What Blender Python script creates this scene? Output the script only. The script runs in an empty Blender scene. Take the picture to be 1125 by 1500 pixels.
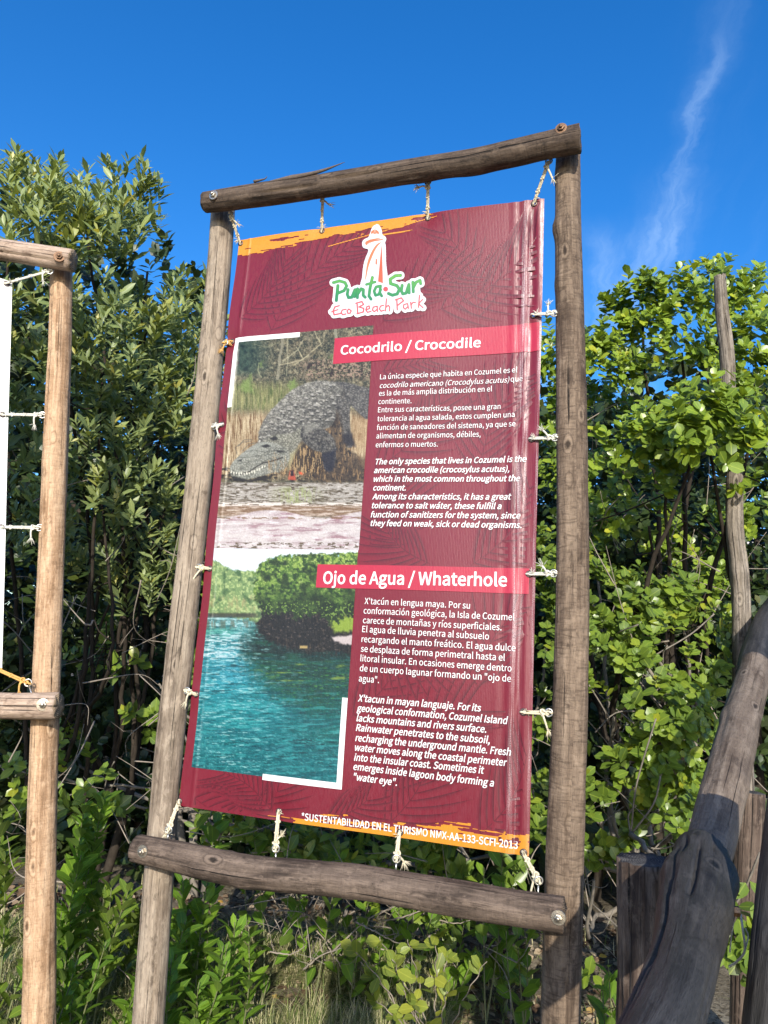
import bpy, math, random, os
import numpy as np
from mathutils import Vector
random.seed(7); RNG = np.random.default_rng(11)
SC = bpy.context.scene
COL = SC.collection
# ------------------------------------------------------------------ camera
F, CX, CY = 1100.0, 562.5, 750.0                       # focal length and centre, in pixels of the 1125x1500 photograph
_up = np.array([355, 5734, -1100.0]); _up /= np.linalg.norm(_up)
_f = np.array([0, 0, -1.0]); _y = _f - _up * (_f @ _up); _y /= np.linalg.norm(_y); _x = np.cross(_y, _up)
R = np.array([_x, _y, _up])                            # camera space -> world
CAM = np.array([0.0, 0.0, 1.55])
from mathutils import Matrix
cam = bpy.data.cameras.new('camera'); camo = bpy.data.objects.new('camera', cam); COL.objects.link(camo)
camo.matrix_world = Matrix.Translation(CAM) @ Matrix([list(r) for r in R]).to_4x4()
cam.sensor_fit = 'HORIZONTAL'; cam.sensor_width = 36; cam.lens = 36 * F / 1125; cam.clip_start = 0.05; cam.clip_end = 3000
SC.camera = camo
# ------------------------------------------------------------------ sky and sun
ANTI = np.array([-0.0058, 0.9231, -0.3846])            # the way sunlight travels
EL = math.asin(0.3846)
w = bpy.data.worlds.new('World'); SC.world = w; w.use_nodes = True
nt = w.node_tree; N = nt.nodes; L = nt.links; N.clear()
out = N.new('ShaderNodeOutputWorld'); bg = N.new('ShaderNodeBackground'); bg.inputs[1].default_value = 0.12
sky = N.new('ShaderNodeTexSky'); sky.sky_type = 'NISHITA'; sky.sun_disc = False
sky.sun_elevation = EL; sky.sun_rotation = math.radians(180); sky.altitude = 0; sky.air_density = 1.0; sky.dust_density = 1.0; sky.ozone_density = 4.0
hsv = N.new('ShaderNodeHueSaturation'); hsv.inputs['Saturation'].default_value = 1.30; hsv.inputs['Value'].default_value = 1.80; hsv.inputs['Hue'].default_value = 0.507
L.new(sky.outputs[0], hsv.inputs['Color'])
# thin cirrus: streaked noise on a high flat layer seen as direction / height
tc = N.new('ShaderNodeTexCoord'); sep = N.new('ShaderNodeSeparateXYZ'); L.new(tc.outputs['Generated'], sep.inputs[0])
def M(op, a, b=None, c=None, tree=None):
    n = (tree or nt).nodes.new('ShaderNodeMath'); n.operation = op
    for i, v in enumerate((a, b, c)):
        if v is None: continue
        if isinstance(v, (int, float)): n.inputs[i].default_value = v
        else: (tree or nt).links.new(v, n.inputs[i])
    return n.outputs[0]
zz = M('MAXIMUM', M('ADD', sep.outputs[2], 0.03), 0.02)
cx_ = M('DIVIDE', sep.outputs[0], zz); cy_ = M('DIVIDE', sep.outputs[1], zz)
def noise_w(vec, scale, detail=4):
    n = N.new('ShaderNodeTexNoise'); n.inputs['Scale'].default_value = scale; n.inputs['Detail'].default_value = detail; n.inputs['Roughness'].default_value = .6
    L.new(vec, n.inputs['Vector']); return n.outputs[0]
cb = N.new('ShaderNodeCombineXYZ'); L.new(cx_, cb.inputs[0]); L.new(cy_, cb.inputs[1])
warp = noise_w(cb.outputs[0], 5.5, 5)
xw = M('ADD', cx_, M('MULTIPLY', M('SUBTRACT', warp, .5), .10))
def streak(x0, slope, width, ya, yb, gain):
    d = M('SUBTRACT', xw, M('ADD', x0, M('MULTIPLY', cy_, slope)))
    g = M('POWER', 2.718, M('MULTIPLY', M('POWER', M('DIVIDE', d, width), 2.0), -1.0))
    a = N.new('ShaderNodeMapRange'); a.interpolation_type = 'SMOOTHSTEP'; L.new(cy_, a.inputs[0]); a.inputs[1].default_value = ya; a.inputs[2].default_value = ya + .15
    b = N.new('ShaderNodeMapRange'); b.interpolation_type = 'SMOOTHSTEP'; L.new(cy_, b.inputs[0]); b.inputs[1].default_value = yb; b.inputs[2].default_value = yb + .3; b.inputs[3].default_value = 1; b.inputs[4].default_value = 0
    return M('MULTIPLY', M('MULTIPLY', g, M('MULTIPLY', a.outputs[0], b.outputs[0])), gain)
cb2 = N.new('ShaderNodeCombineXYZ'); L.new(M('MULTIPLY', M('SUBTRACT', xw, M('MULTIPLY', cy_, .21)), 14), cb2.inputs[0]); L.new(M('MULTIPLY', cy_, 1.6), cb2.inputs[1])
fine = noise_w(cb2.outputs[0], 1.8, 6)
cl = M('ADD', M('ADD', streak(.2626, .21, .013, .95, 1.20, 1.2), streak(.2626, .21, .035, .8, 1.35, .32)), M('ADD', M('ADD', streak(.60, -.035, .06, 1.38, 2.6, 1.0), streak(-.26, .46, .04, 1.42, 2.6, .7)), streak(.226, .24, .05, 1.25, 2.6, 1.0)))
veil = N.new('ShaderNodeMapRange'); L.new(fine, veil.inputs[0]); veil.inputs[1].default_value = .45; veil.inputs[2].default_value = .8
veilx = N.new('ShaderNodeMapRange'); veilx.interpolation_type = 'SMOOTHSTEP'; L.new(cx_, veilx.inputs[0]); veilx.inputs[1].default_value = .3; veilx.inputs[2].default_value = 1.6
cl = M('MULTIPLY', M('ADD', cl, M('MULTIPLY', M('MULTIPLY', veil.outputs[0], veilx.outputs[0]), .35)), M('MAXIMUM', M('ADD', M('MULTIPLY', fine, 2.8), -.75), .12))
cl = M('MINIMUM', M('MAXIMUM', M('MULTIPLY', cl, .23), 0.0), .5)
mix = N.new('ShaderNodeMix'); mix.data_type = 'RGBA'; L.new(cl, mix.inputs[0]); L.new(hsv.outputs[0], mix.inputs[6]); mix.inputs[7].default_value = (4.2, 6.0, 8.6, 1)
L.new(mix.outputs[2], bg.inputs[0]); L.new(bg.outputs[0], out.inputs[0])
sd = bpy.data.lights.new('sun', 'SUN'); sd.energy = 5.0; sd.angle = math.radians(.53); sd.color = (1, .94, .83)
so = bpy.data.objects.new('sun', sd); COL.objects.link(so)
so.rotation_euler = Vector(ANTI).to_track_quat('-Z', 'Y').to_euler(); so.location = (0, -6, 6)
SC.view_settings.view_transform = 'Standard'; SC.view_settings.look = 'None'; SC.view_settings.gamma = 1; SC.view_settings.use_curve_mapping = False
SC.view_settings.exposure = 0.28
SC.render.engine = 'CYCLES'
SC.cycles.max_bounces = 6; SC.cycles.transparent_max_bounces = 8
# ------------------------------------------------------------------ measuring helpers
def ray(px, py): return R @ np.array([(px - CX) / F, -(py - CY) / F, -1.0])
def at(px, py, y):
    d = ray(px, py); return CAM + d * (y / d[1])
HX = np.array([.9425, -.3341, 0.0]); NN = np.array([-.3341, -.9425, 0.0])     # banner: to its right, out of its face
C0 = at(540, 760, 2.45); C0[2] = 0
ZT = 3.0867; UL = -.6084                                                # top edge height, left edge
BW, BH = 1.1595, 2.068
def onplane(px, py, off=0.0):
    d = ray(px, py); p0 = C0 + NN * off; return CAM + d * (((p0 - CAM) @ NN) / (d @ NN))
def uv(px, py):
    q = onplane(px, py); return (q - C0) @ HX - UL, ZT - q[2]
def proj(P):
    c = (P - CAM) @ R; return CX + F * c[..., 0] / -c[..., 2], CY - F * c[..., 1] / -c[..., 2]
# ------------------------------------------------------------------ object helpers
WL = {}
def link(o, parent=None):
    COL.objects.link(o)
    if parent is not None: o.parent = parent
    return o
def thing(name, label, cat, loc, group=None):
    o = bpy.data.objects.new(name, None); o.empty_display_size = .1; o.location = [float(v) for v in loc]; COL.objects.link(o)
    o['label'] = label; o['category'] = cat
    if group: o['group'] = group
    WL[o.name] = np.array(loc, float); return o
def obj(name, v, f, mat, parent=None, smooth=True, uvs=None, col=None, attr=None, mi=None):
    v = np.asarray(v, float)
    off = WL[parent.name] if parent is not None else np.zeros(3)
    me = bpy.data.meshes.new(name); me.from_pydata((v - off).tolist(), [], f if isinstance(f, list) else f.tolist())
    if smooth: me.polygons.foreach_set('use_smooth', np.ones(len(me.polygons), bool))
    if uvs is not None:
        l = me.uv_layers.new(name='UVMap'); l.data.foreach_set('uv', np.asarray(uvs, np.float32).ravel())
    if col is not None:
        a = me.color_attributes.new('Col', 'FLOAT_COLOR', 'POINT'); c = np.ones((len(v), 4), np.float32); c[:, :3] = col; a.data.foreach_set('color', c.ravel())
    if attr is not None:
        for k, val in attr.items():
            a = me.attributes.new(k, 'FLOAT', 'POINT'); a.data.foreach_set('value', np.asarray(val, np.float32))
    for m in (mat if isinstance(mat, (list, tuple)) else [mat]): me.materials.append(m)
    if mi is not None: me.polygons.foreach_set('material_index', np.asarray(mi, np.int32))
    me.update()
    o = bpy.data.objects.new(name, me); link(o, parent); WL[o.name] = off; return o
def struct(o, kind='structure'): o['kind'] = kind; return o
# ------------------------------------------------------------------ node helpers
def newmat(name, rough=.7, spec=.5):
    m = bpy.data.materials.new(name); m.use_nodes = True; t = m.node_tree
    b = t.nodes['Principled BSDF']; b.inputs['Roughness'].default_value = rough; b.inputs['Specular IOR Level'].default_value = spec
    return m, t, b
def nd(t, typ, **kw):
    n = t.nodes.new(typ)
    for k, v in kw.items(): setattr(n, k, v)
    return n
def noise(t, vec, scale, detail=5, rough=.55, dist=0):
    n = nd(t, 'ShaderNodeTexNoise'); n.inputs['Scale'].default_value = scale; n.inputs['Detail'].default_value = detail; n.inputs['Roughness'].default_value = rough; n.inputs['Distortion'].default_value = dist
    if vec is not None: t.links.new(vec, n.inputs['Vector'])
    return n.outputs[0]
def mapping(t, vec, sc, loc=(0, 0, 0)):
    n = nd(t, 'ShaderNodeMapping'); n.inputs['Scale'].default_value = sc; n.inputs['Location'].default_value = loc; t.links.new(vec, n.inputs[0]); return n.outputs[0]
def ramp(t, fac, stops):
    n = nd(t, 'ShaderNodeValToRGB'); e = n.color_ramp.elements
    while len(e) < len(stops): e.new(.5)
    for k, (p, c) in enumerate(stops): e[k].position = p; e[k].color = (*c, 1) if len(c) == 3 else c
    t.links.new(fac, n.inputs[0]); return n.outputs[0]
def mixc(t, fac, a, b, mode='MIX'):
    n = nd(t, 'ShaderNodeMix', data_type='RGBA', blend_type=mode)
    for i, v in ((0, fac), (6, a), (7, b)):
        if isinstance(v, (int, float)): n.inputs[i].default_value = v
        elif isinstance(v, tuple): n.inputs[i].default_value = (*v, 1)
        else: t.links.new(v, n.inputs[i])
    return n.outputs[2]
def bump(t, b, h, strength, dist, prev=None):
    n = nd(t, 'ShaderNodeBump'); n.inputs['Strength'].default_value = strength; n.inputs['Distance'].default_value = dist
    t.links.new(h, n.inputs['Height'])
    if prev is not None: t.links.new(prev, n.inputs['Normal'])
    t.links.new(n.outputs[0], b.inputs['Normal']); return n.outputs[0]
def vmul(c, k): return tuple(x * k for x in c)
def wood(name, dark, mid, light, crack=.5, ripple=0.0, grain=1.0, rough=.8, seed=0.0):
    """weathered pole: UV x runs along the pole in metres, y round it in metres"""
    m, t, b = newmat(name, rough, .3)
    u = nd(t, 'ShaderNodeUVMap'); u.uv_map = 'UVMap'; V = u.outputs[0]
    g1 = noise(t, mapping(t, V, (5 * grain, 75 * grain, 1), (seed, 0, 0)), 1.0, 8, .62, .3)
    g2 = noise(t, mapping(t, V, (3, 9, 1), (seed + 3, 0, 0)), 1.0, 5, .6, .6)
    fineg = noise(t, mapping(t, V, (45, 420, 1), (seed, 0, 0)), 1.0, 4, .6)
    c = ramp(t, g1, [(.28, dark), (.5, mid), (.72, light)])
    c = mixc(t, ramp(t, g2, [(.4, (0, 0, 0)), (.62, (1, 1, 1))]), c, mixc(t, .5, c, light))
    c = mixc(t, ramp(t, g2, [(.3, (1, 1, 1)), (.45, (0, 0, 0))]), c, mixc(t, .55, c, dark))
    c = mixc(t, ramp(t, fineg, [(.35, (1, 1, 1)), (.5, (0, 0, 0))]), c, mixc(t, .45, c, vmul(dark, .6)))
    ck = noise(t, mapping(t, V, (1.5, 120, 1), (seed + 9, 4, 0)), 1.0, 3, .5, .25)
    ckm = ramp(t, ck, [(.30 + .05 * crack, (1, 1, 1)), (.345 + .05 * crack, (0, 0, 0))])
    c = mixc(t, ckm, c, vmul(dark, .25))
    blot = noise(t, mapping(t, V, (14, 22, 1), (seed + 1, 2, 0)), 1.0, 6, .7)
    c = mixc(t, ramp(t, blot, [(.54, (0, 0, 0)), (.64, (1, 1, 1))]), c, mixc(t, .6, c, light))
    c = mixc(t, ramp(t, blot, [(.34, (1, 1, 1)), (.44, (0, 0, 0))]), c, mixc(t, .7, c, vmul(dark, .8)))
    vo = nd(t, 'ShaderNodeTexVoronoi'); vo.inputs['Scale'].default_value = 1.0; t.links.new(mapping(t, V, (5.5, 11, 1), (seed * 1.7, seed, 0)), vo.inputs['Vector'])
    kd = M('ADD', vo.outputs['Distance'], M('MULTIPLY', M('SUBTRACT', blot, .5, tree=t), .16, tree=t), tree=t)
    c = mixc(t, ramp(t, kd, [(.05, (.9, .9, .9)), (.10, (0, 0, 0))]), c, vmul(dark, .45)); c = mixc(t, ramp(t, kd, [(.09, (0, 0, 0)), (.12, (.6, .6, .6)), (.17, (0, 0, 0))]), c, light); c = mixc(t, ramp(t, kd, [(.16, (0, 0, 0)), (.18, (.55, .55, .55)), (.21, (0, 0, 0))]), c, dark)
    hts = M('ADD', M('MULTIPLY', g1, .6, tree=t), M('MULTIPLY', fineg, .25, tree=t), tree=t)
    if ripple:
        rn = noise(t, mapping(t, V, (85, 14, 1), (seed, 0, 0)), 1.0, 3, .5, 1.2)
        c = mixc(t, ramp(t, rn, [(.34, (ripple,) * 3), (.5, (0, 0, 0))]), c, mixc(t, .7, c, dark))
        hts = M('ADD', hts, M('MULTIPLY', rn, .5, tree=t), tree=t)
    hts = M('SUBTRACT', hts, M('MULTIPLY', ckm, .9, tree=t), tree=t)
    t.links.new(c, b.inputs['Base Color']); bump(t, b, hts, .9, .006)
    return m
def endgrain(name, dark, light):
    m, t, b = newmat(name, .85, .2)
    u = nd(t, 'ShaderNodeUVMap'); u.uv_map = 'UVMap'
    ln = nd(t, 'ShaderNodeVectorMath', operation='LENGTH'); t.links.new(u.outputs[0], ln.inputs[0])
    n0 = noise(t, u.outputs[0], 30, 4)
    r = M('SINE', M('ADD', M('MULTIPLY', ln.outputs['Value'], 900, tree=t), M('MULTIPLY', n0, 9, tree=t), tree=t), tree=t)
    c = ramp(t, M('ADD', M('MULTIPLY', r, .2, tree=t), n0, tree=t), [(.3, dark), (.75, light)])
    t.links.new(c, b.inputs['Base Color']); bump(t, b, n0, .7, .006); return m
def plain(name, c, rough=.6, metal=0.0, var=.25, scale=60, spec=.5):
    m, t, b = newmat(name, rough, spec); tcn = nd(t, 'ShaderNodeTexCoord')
    n = noise(t, tcn.outputs['Object'], scale, 5)
    t.links.new(ramp(t, n, [(.25, vmul(c, 1 - var)), (.75, vmul(c, 1 + var))]), b.inputs['Base Color']); b.inputs['Metallic'].default_value = metal
    bump(t, b, n, .3, .002); return m
# ------------------------------------------------------------------ geometry helpers
def spline(pts, step):
    P = np.asarray(pts, float); n = len(P)
    if n == 2:
        k = max(2, int(np.linalg.norm(P[1] - P[0]) / step) + 1); t = np.linspace(0, 1, k)[:, None]; return P[0] * (1 - t) + P[1] * t
    ext = np.vstack([2 * P[0] - P[1], P, 2 * P[-1] - P[-2]]); out_ = []
    for i in range(n - 1):
        a, b_, c, d = ext[i:i + 4]; k = max(2, int(np.linalg.norm(c[:3] - b_[:3]) / step) + 1)
        for s in np.linspace(0, 1, k, endpoint=False):
            out_.append(.5 * (2 * b_ + (c - a) * s + (2 * a - 5 * b_ + 4 * c - d) * s * s + (3 * b_ - a - 3 * c + d) * s ** 3))
    out_.append(P[-1]); return np.array(out_)
def vnoise(p, seed=0):
    """value noise on an (n,k) array"""
    p = np.asarray(p, float); i = np.floor(p).astype(np.int64); f = p - i; f = f * f * (3 - 2 * f); k = p.shape[-1]; out_ = 0
    for c in range(2 ** k):
        bits = [(c >> j) & 1 for j in range(k)]
        h = np.full(p.shape[:-1], seed * 7919 + 13, np.int64); wgt = 1.0
        for j in range(k):
            h = (h ^ ((i[..., j] + bits[j]) * [73856093, 19349663, 83492791][j])) & 0x7fffffff
            h = (h * 1103515245 + 12345) & 0x7fffffff
            wgt = wgt * (f[..., j] if bits[j] else 1 - f[..., j])
        out_ = out_ + wgt * ((h >> 8) % 10007 / 10007.0)
    return out_
def fbm(p, seed=0, oct=4):
    p = np.asarray(p, float); s = 0; a = .5; tot = 0
    for o in range(oct): s = s + a * vnoise(p * 2 ** o, seed + o * 31); tot += a; a *= .5
    return s / tot
def frames(P, ref=(0, 0, 1)):
    T = np.gradient(P, axis=0); T /= np.linalg.norm(T, axis=1)[:, None]
    a = np.array(ref, float)
    if abs(T[0] @ a) > .9: a = np.array([0, -1.0, 0]) if abs(T[0][1]) < .9 else np.array([1.0, 0, 0])
    U = np.zeros_like(T); u = a - T[0] * (a @ T[0]); u /= np.linalg.norm(u)
    for i in range(len(P)):
        u = u - T[i] * (u @ T[i]); u /= np.linalg.norm(u); U[i] = u
    return T, U, np.cross(T, U)
def tube(P, rad, seg=8, cap=True):
    P = np.asarray(P, float); rad = np.broadcast_to(rad, (len(P),)); T, U, V = frames(P); th = np.linspace(0, 2 * math.pi, seg, endpoint=False)
    v = (P[:, None] + rad[:, None, None] * (np.cos(th)[None, :, None] * U[:, None] + np.sin(th)[None, :, None] * V[:, None])).reshape(-1, 3)
    f = [(i * seg + j, i * seg + (j + 1) % seg, (i + 1) * seg + (j + 1) % seg, (i + 1) * seg + j) for i in range(len(P) - 1) for j in range(seg)]
    if cap: f.append(tuple(range(seg))[::-1]); f.append(tuple((len(P) - 1) * seg + j for j in range(seg)))
    return v, f
def join(parts):
    v = []; f = []; o = 0
    for a, b in parts:
        v.append(np.asarray(a, float)); f += [tuple(int(i) + o for i in q) for q in b]; o += len(a)
    return np.vstack(v), f
def log(name, pts, rads, mats, parent, seg=40, step=.012, amp=.06, knots=(), cracks=(), seed=0, lump=.05, jag=.0, round_end=False, ref=(0, -1, 0), cw=.0035):
    """a natural pole: centre line, radius at each point, lumps, knots (t, angle, height, size), split cracks (t0, t1, angle, depth)"""
    D = spline(np.hstack([np.asarray(pts, float), np.asarray(rads, float)[:, None]]), step); P = D[:, :3]; rad = D[:, 3]
    T, U, V = frames(P, ref); n = len(P); th = np.linspace(0, 2 * math.pi, seg, endpoint=False)
    s = np.concatenate([[0], np.cumsum(np.linalg.norm(np.diff(P, axis=0), axis=1))]); Ln = s[-1]
    S, TH = np.meshgrid(s, th, indexing='ij')
    q = np.stack([np.cos(TH) * 1.6, np.sin(TH) * 1.6, S * 5], -1)
    r = rad[:, None] * (1 + lump * 2 * (fbm(q, seed, 3) - .5) + amp * 2 * (fbm(np.stack([np.cos(TH) * 7, np.sin(TH) * 7, S * 12], -1), seed + 5, 3) - .5) * .5)
    r = r - rad[:, None] * .055 * np.clip(.36 - fbm(np.stack([np.cos(TH) * 9, np.sin(TH) * 9, S * 2.5], -1), seed + 8, 2), 0, 1) * 8
    for (kt, ka, kh, ks) in knots:
        da = (TH - ka + math.pi) % (2 * math.pi) - math.pi
        d2 = ((S - kt * Ln) / ks) ** 2 + (da * rad[:, None] / ks) ** 2
        r = r + kh * np.exp(-d2) - kh * .45 * np.exp(-d2 * 9)
    for (t0, t1, ca, dep) in cracks:
        wob = ca + .35 * (vnoise(np.stack([S * 6, S * 0], -1), seed + 77) - .5)
        da = ((TH - wob + math.pi) % (2 * math.pi) - math.pi) * rad[:, None]
        env = np.clip((S / Ln - t0) / .05, 0, 1) * np.clip((t1 - S / Ln) / .05, 0, 1)
        r = r - dep * env * np.exp(-(da / cw) ** 2)
    if round_end:
        e = np.clip((Ln - S) / (rad[:, None] * .8), 0, 1); r = r * np.sqrt(np.clip(1 - (1 - e) ** 2, .02, 1)) * .7 + r * .3 * (e > .0)
    Pj = P.copy()
    v = (Pj[:, None] + r[..., None] * (np.cos(TH)[..., None] * U[:, None] + np.sin(TH)[..., None] * V[:, None]))
    if jag:
        jn = (fbm(np.stack([np.cos(th) * 4, np.sin(th) * 4], -1), seed + 3, 3) - .5) * 2 * jag
        for k in range(4): v[-1 - k] += T[-1] * jn[:, None] * (1 - k / 4); v[k] += T[0] * jn[:, None] * (1 - k / 4)
    v = v.reshape(-1, 3); f = []; uvs = []; mi = []
    circ = float(np.mean(rad)) * 2 * math.pi
    for i in range(n - 1):
        for j in range(seg):
            j2 = (j + 1) % seg
            f.append((i * seg + j, i * seg + j2, (i + 1) * seg + j2, (i + 1) * seg + j)); a, b_ = j / seg * circ, (j + 1) / seg * circ
            uvs += [(s[i], a), (s[i], b_), (s[i + 1], b_), (s[i + 1], a)]; mi.append(0)
    base = len(v); inner = []                                             # end faces, with a middle ring so they can be uneven
    for e, row in ((0, 0), (1, n - 1)):
        cpt = P[row]; ring = v[row * seg:(row + 1) * seg]; sgn = -1 if e == 0 else 1
        rg = cpt + (ring - cpt) * .55 + T[row] * sgn * .002 * RNG.normal(size=(seg, 1)); inner.append(np.vstack([rg, [cpt + T[row] * sgn * .002]]))
        b0 = base + e * (seg + 1)
        for j in range(seg):
            j2 = (j + 1) % seg; ca, sa, cb_, sb = math.cos(th[j]), math.sin(th[j]), math.cos(th[j] + 2 * math.pi / seg), math.sin(th[j] + 2 * math.pi / seg); rr = rad[row]
            if e: f.append((row * seg + j, row * seg + j2, b0 + j2, b0 + j)); uvs += [(ca * rr, sa * rr), (cb_ * rr, sb * rr), (cb_ * rr * .55, sb * rr * .55), (ca * rr * .55, sa * rr * .55)]; f.append((b0 + j, b0 + j2, b0 + seg)); uvs += [(ca * rr * .55, sa * rr * .55), (cb_ * rr * .55, sb * rr * .55), (0, 0)]
            else: f.append((row * seg + j2, row * seg + j, b0 + j, b0 + j2)); uvs += [(cb_ * rr, sb * rr), (ca * rr, sa * rr), (ca * rr * .55, sa * rr * .55), (cb_ * rr * .55, sb * rr * .55)]; f.append((b0 + j2, b0 + j, b0 + seg)); uvs += [(cb_ * rr * .55, sb * rr * .55), (ca * rr * .55, sa * rr * .55), (0, 0)]
            mi += [1, 1]
    return obj(name, np.vstack([v] + inner), f, mats, parent, uvs=uvs, mi=mi)
def torus(c, nrm, R0, r0, a=20, b=8, arc=(0, 2 * math.pi)):
    nrm = np.asarray(nrm, float); nrm = nrm / np.linalg.norm(nrm); e = np.cross(nrm, (0, 0, 1.0)) if abs(nrm[2]) < .9 else np.cross(nrm, (1.0, 0, 0)); e /= np.linalg.norm(e); g = np.cross(nrm, e)
    full = arc[1] - arc[0] > 6.2; A = np.linspace(arc[0], arc[1], a, endpoint=not full); B = np.linspace(0, 2 * math.pi, b, endpoint=False); v = []
    for t in A:
        d = math.cos(t) * e + math.sin(t) * g
        for s in B: v.append(np.asarray(c) + d * (R0 + r0 * math.cos(s)) + nrm * r0 * math.sin(s))
    f = [(i * b + j, i * b + (j + 1) % b, ((i + 1) % a) * b + (j + 1) % b, ((i + 1) % a) * b + j) for i in range(a if full else a - 1) for j in range(b)]
    return np.array(v), f
def disc_stack(c, nrm, prof, seg=20):
    """lathe along nrm: prof = [(radius, height)]"""
    nrm = np.asarray(nrm, float) / np.linalg.norm(nrm); e = np.cross(nrm, (0, 0, 1.0)) if abs(nrm[2]) < .9 else np.cross(nrm, (1.0, 0, 0)); e /= np.linalg.norm(e); g = np.cross(nrm, e)
    v = [np.asarray(c) + nrm * h + r * (math.cos(t) * e + math.sin(t) * g) for r, h in prof for t in np.linspace(0, 2 * math.pi, seg, endpoint=False)]
    f = [(i * seg + j, i * seg + (j + 1) % seg, (i + 1) * seg + (j + 1) % seg, (i + 1) * seg + j) for i in range(len(prof) - 1) for j in range(seg)]
    f.append(tuple((len(prof) - 1) * seg + j for j in range(seg))); return np.array(v), f
# ------------------------------------------------------------------ ground
def gz(x, y):
    x = np.asarray(x, float); y = np.asarray(y, float)
    b = .16 * np.clip((y - 2.6) / 1.6, 0, 1) ** 1.5 * np.clip((14 - y) / 8, 0, 1)
    near = np.exp(-((x / 9) ** 2 + ((y - 3) / 9) ** 2))
    return b + near * (.05 * (fbm(np.stack([x * 1.3, y * 1.3], -1), 3, 4) - .5) * 2 + .012 * (fbm(np.stack([x * 9, y * 9], -1), 5, 3) - .5) * 2) - .0
def ground():
    t = np.linspace(-1, 1, 181); k = np.sign(t) * (np.abs(t) * 5 + np.abs(t) ** 9 * 600)
    X, Y = np.meshgrid(k, k + 3); Z = gz(X, Y); n = len(t)
    v = np.stack([X, Y, Z], -1).reshape(-1, 3); i = np.arange(n * n).reshape(n, n)
    f = np.stack([i[:-1, :-1], i[:-1, 1:], i[1:, 1:], i[1:, :-1]], -1).reshape(-1, 4)
    m, tt, b = newmat('sandy_soil', .95, .1); tcn = nd(tt, 'ShaderNodeTexCoord')
    n1 = noise(tt, tcn.outputs['Object'], 2.2, 7, .6); n2 = noise(tt, tcn.outputs['Object'], 38, 6, .65)
    c = ramp(tt, n1, [(.3, (.10, .085, .06)), (.5, (.2, .17, .125)), (.7, (.30, .265, .20))])
    c = mixc(tt, ramp(tt, n2, [(.35, (1, 1, 1)), (.5, (0, 0, 0))]), c, (.07, .055, .035))
    tt.links.new(c, b.inputs['Base Color']); bump(tt, b, n2, .8, .02)
    struct(obj('ground', v, f, m))
ground()
# ------------------------------------------------------------------ wood kinds
W_grey = wood('grey_pole_wood', (.085, .060, .042), (.235, .182, .132), (.40, .325, .245), .55, 0, 1.0, seed=1)
W_brown = wood('brown_pole_wood', (.045, .029, .019), (.130, .089, .060), (.28, .205, .143), .1, .75, .8, seed=5)
W_dark = wood('dark_beam_wood', (.013, .009, .006), (.050, .033, .023), (.15, .108, .077), .45, .15, .9, seed=11)
W_low = wood('low_beam_wood', (.026, .018, .013), (.082, .058, .044), (.21, .155, .118), .4, .2, .9, seed=17)
W_tan = wood('tan_pole_wood', (.17, .095, .048), (.41, .255, .145), (.60, .42, .27), .25, .35, .9, seed=23)
W_tanb = wood('tan_beam_wood', (.13, .08, .055), (.33, .235, .17), (.52, .40, .31), .6, 0, 1, seed=29)
W_rail = wood('charcoal_rail_wood', (.014, .013, .012), (.031, .029, .027), (.068, .063, .059), -.6, 0, .8, .55, seed=31)
W_rail2 = wood('grey_rail_wood', (.055, .038, .026), (.135, .10, .073), (.24, .19, .145), -.2, .3, .6, .65, seed=37)
W_stump = wood('rough_stump_wood', (.02, .013, .01), (.07, .045, .033), (.2, .15, .115), 1.2, 0, .8, seed=41)
W_snag = wood('silver_snag_wood', (.045, .036, .028), (.165, .135, .105), (.35, .30, .245), 1.0, 0, 1, seed=43)
E_grain = endgrain('cut_pole_end', (.05, .037, .028), (.17, .13, .10)); E_tan = endgrain('pale_pole_end', (.16, .11, .07), (.4, .3, .2)); E_dark = endgrain('dark_pole_end', (.035, .033, .033), (.10, .095, .09))
MET = plain('zinc_bolt', (.42, .37, .30), .38, .9, .35, 300); MRUST = plain('rusty_bolt', (.17, .10, .06), .6, .7, .4, 300); MEYE = plain('galvanised_eye', (.55, .54, .5), .35, .9, .3, 200)
MCORD = plain('cream_cord', (.62, .55, .40), .9, 0, .2, 500, .1); MCORDO = plain('orange_cord', (.62, .36, .12), .9, 0, .3, 400, .1); MCORDW = plain('white_cord', (.62, .60, .52), .9, 0, .15, 500, .1)
def bolt(parent, p, nrm, size=.014, rust=False):
    v, f = disc_stack(p, nrm, [(0.0005, -.004), (size * 1.35, -.004), (size * 1.42, .0), (size * 1.35, .003), (size * .9, .0034)], 24)
    wsh = obj('washer', v, f, MRUST if rust else MET, parent, smooth=False)
    v, f = disc_stack(p, nrm, [(size * .8, .0025), (size * .86, .005), (size * .8, .0105), (size * .5, .0115)], 6)
    obj('bolt_head', v, f, MRUST if rust else MET, parent, smooth=False)
    v, f = disc_stack(p, nrm, [(size * .42, .011), (size * .42, .016), (size * .3, .0175)], 14); obj('bolt_tip', v, f, MRUST if rust else MET, parent)
def eye(parent, base, ring, nrm, r=.011):
    """screw eye: shank from the wood to a ring"""
    d = ring - base; Ln = np.linalg.norm(d); d = d / max(Ln, 1e-6)
    a = tube(np.array([base - d * .015, ring - d * r]), .0026, 8); b = torus(ring, nrm, r, .0026, 22, 8)
    v, f = join([a, b]); obj('eye_screw', v, f, MEYE, parent)
def px_poly(lst, off): return [onplane(x, y, off) for x, y in lst]
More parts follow.
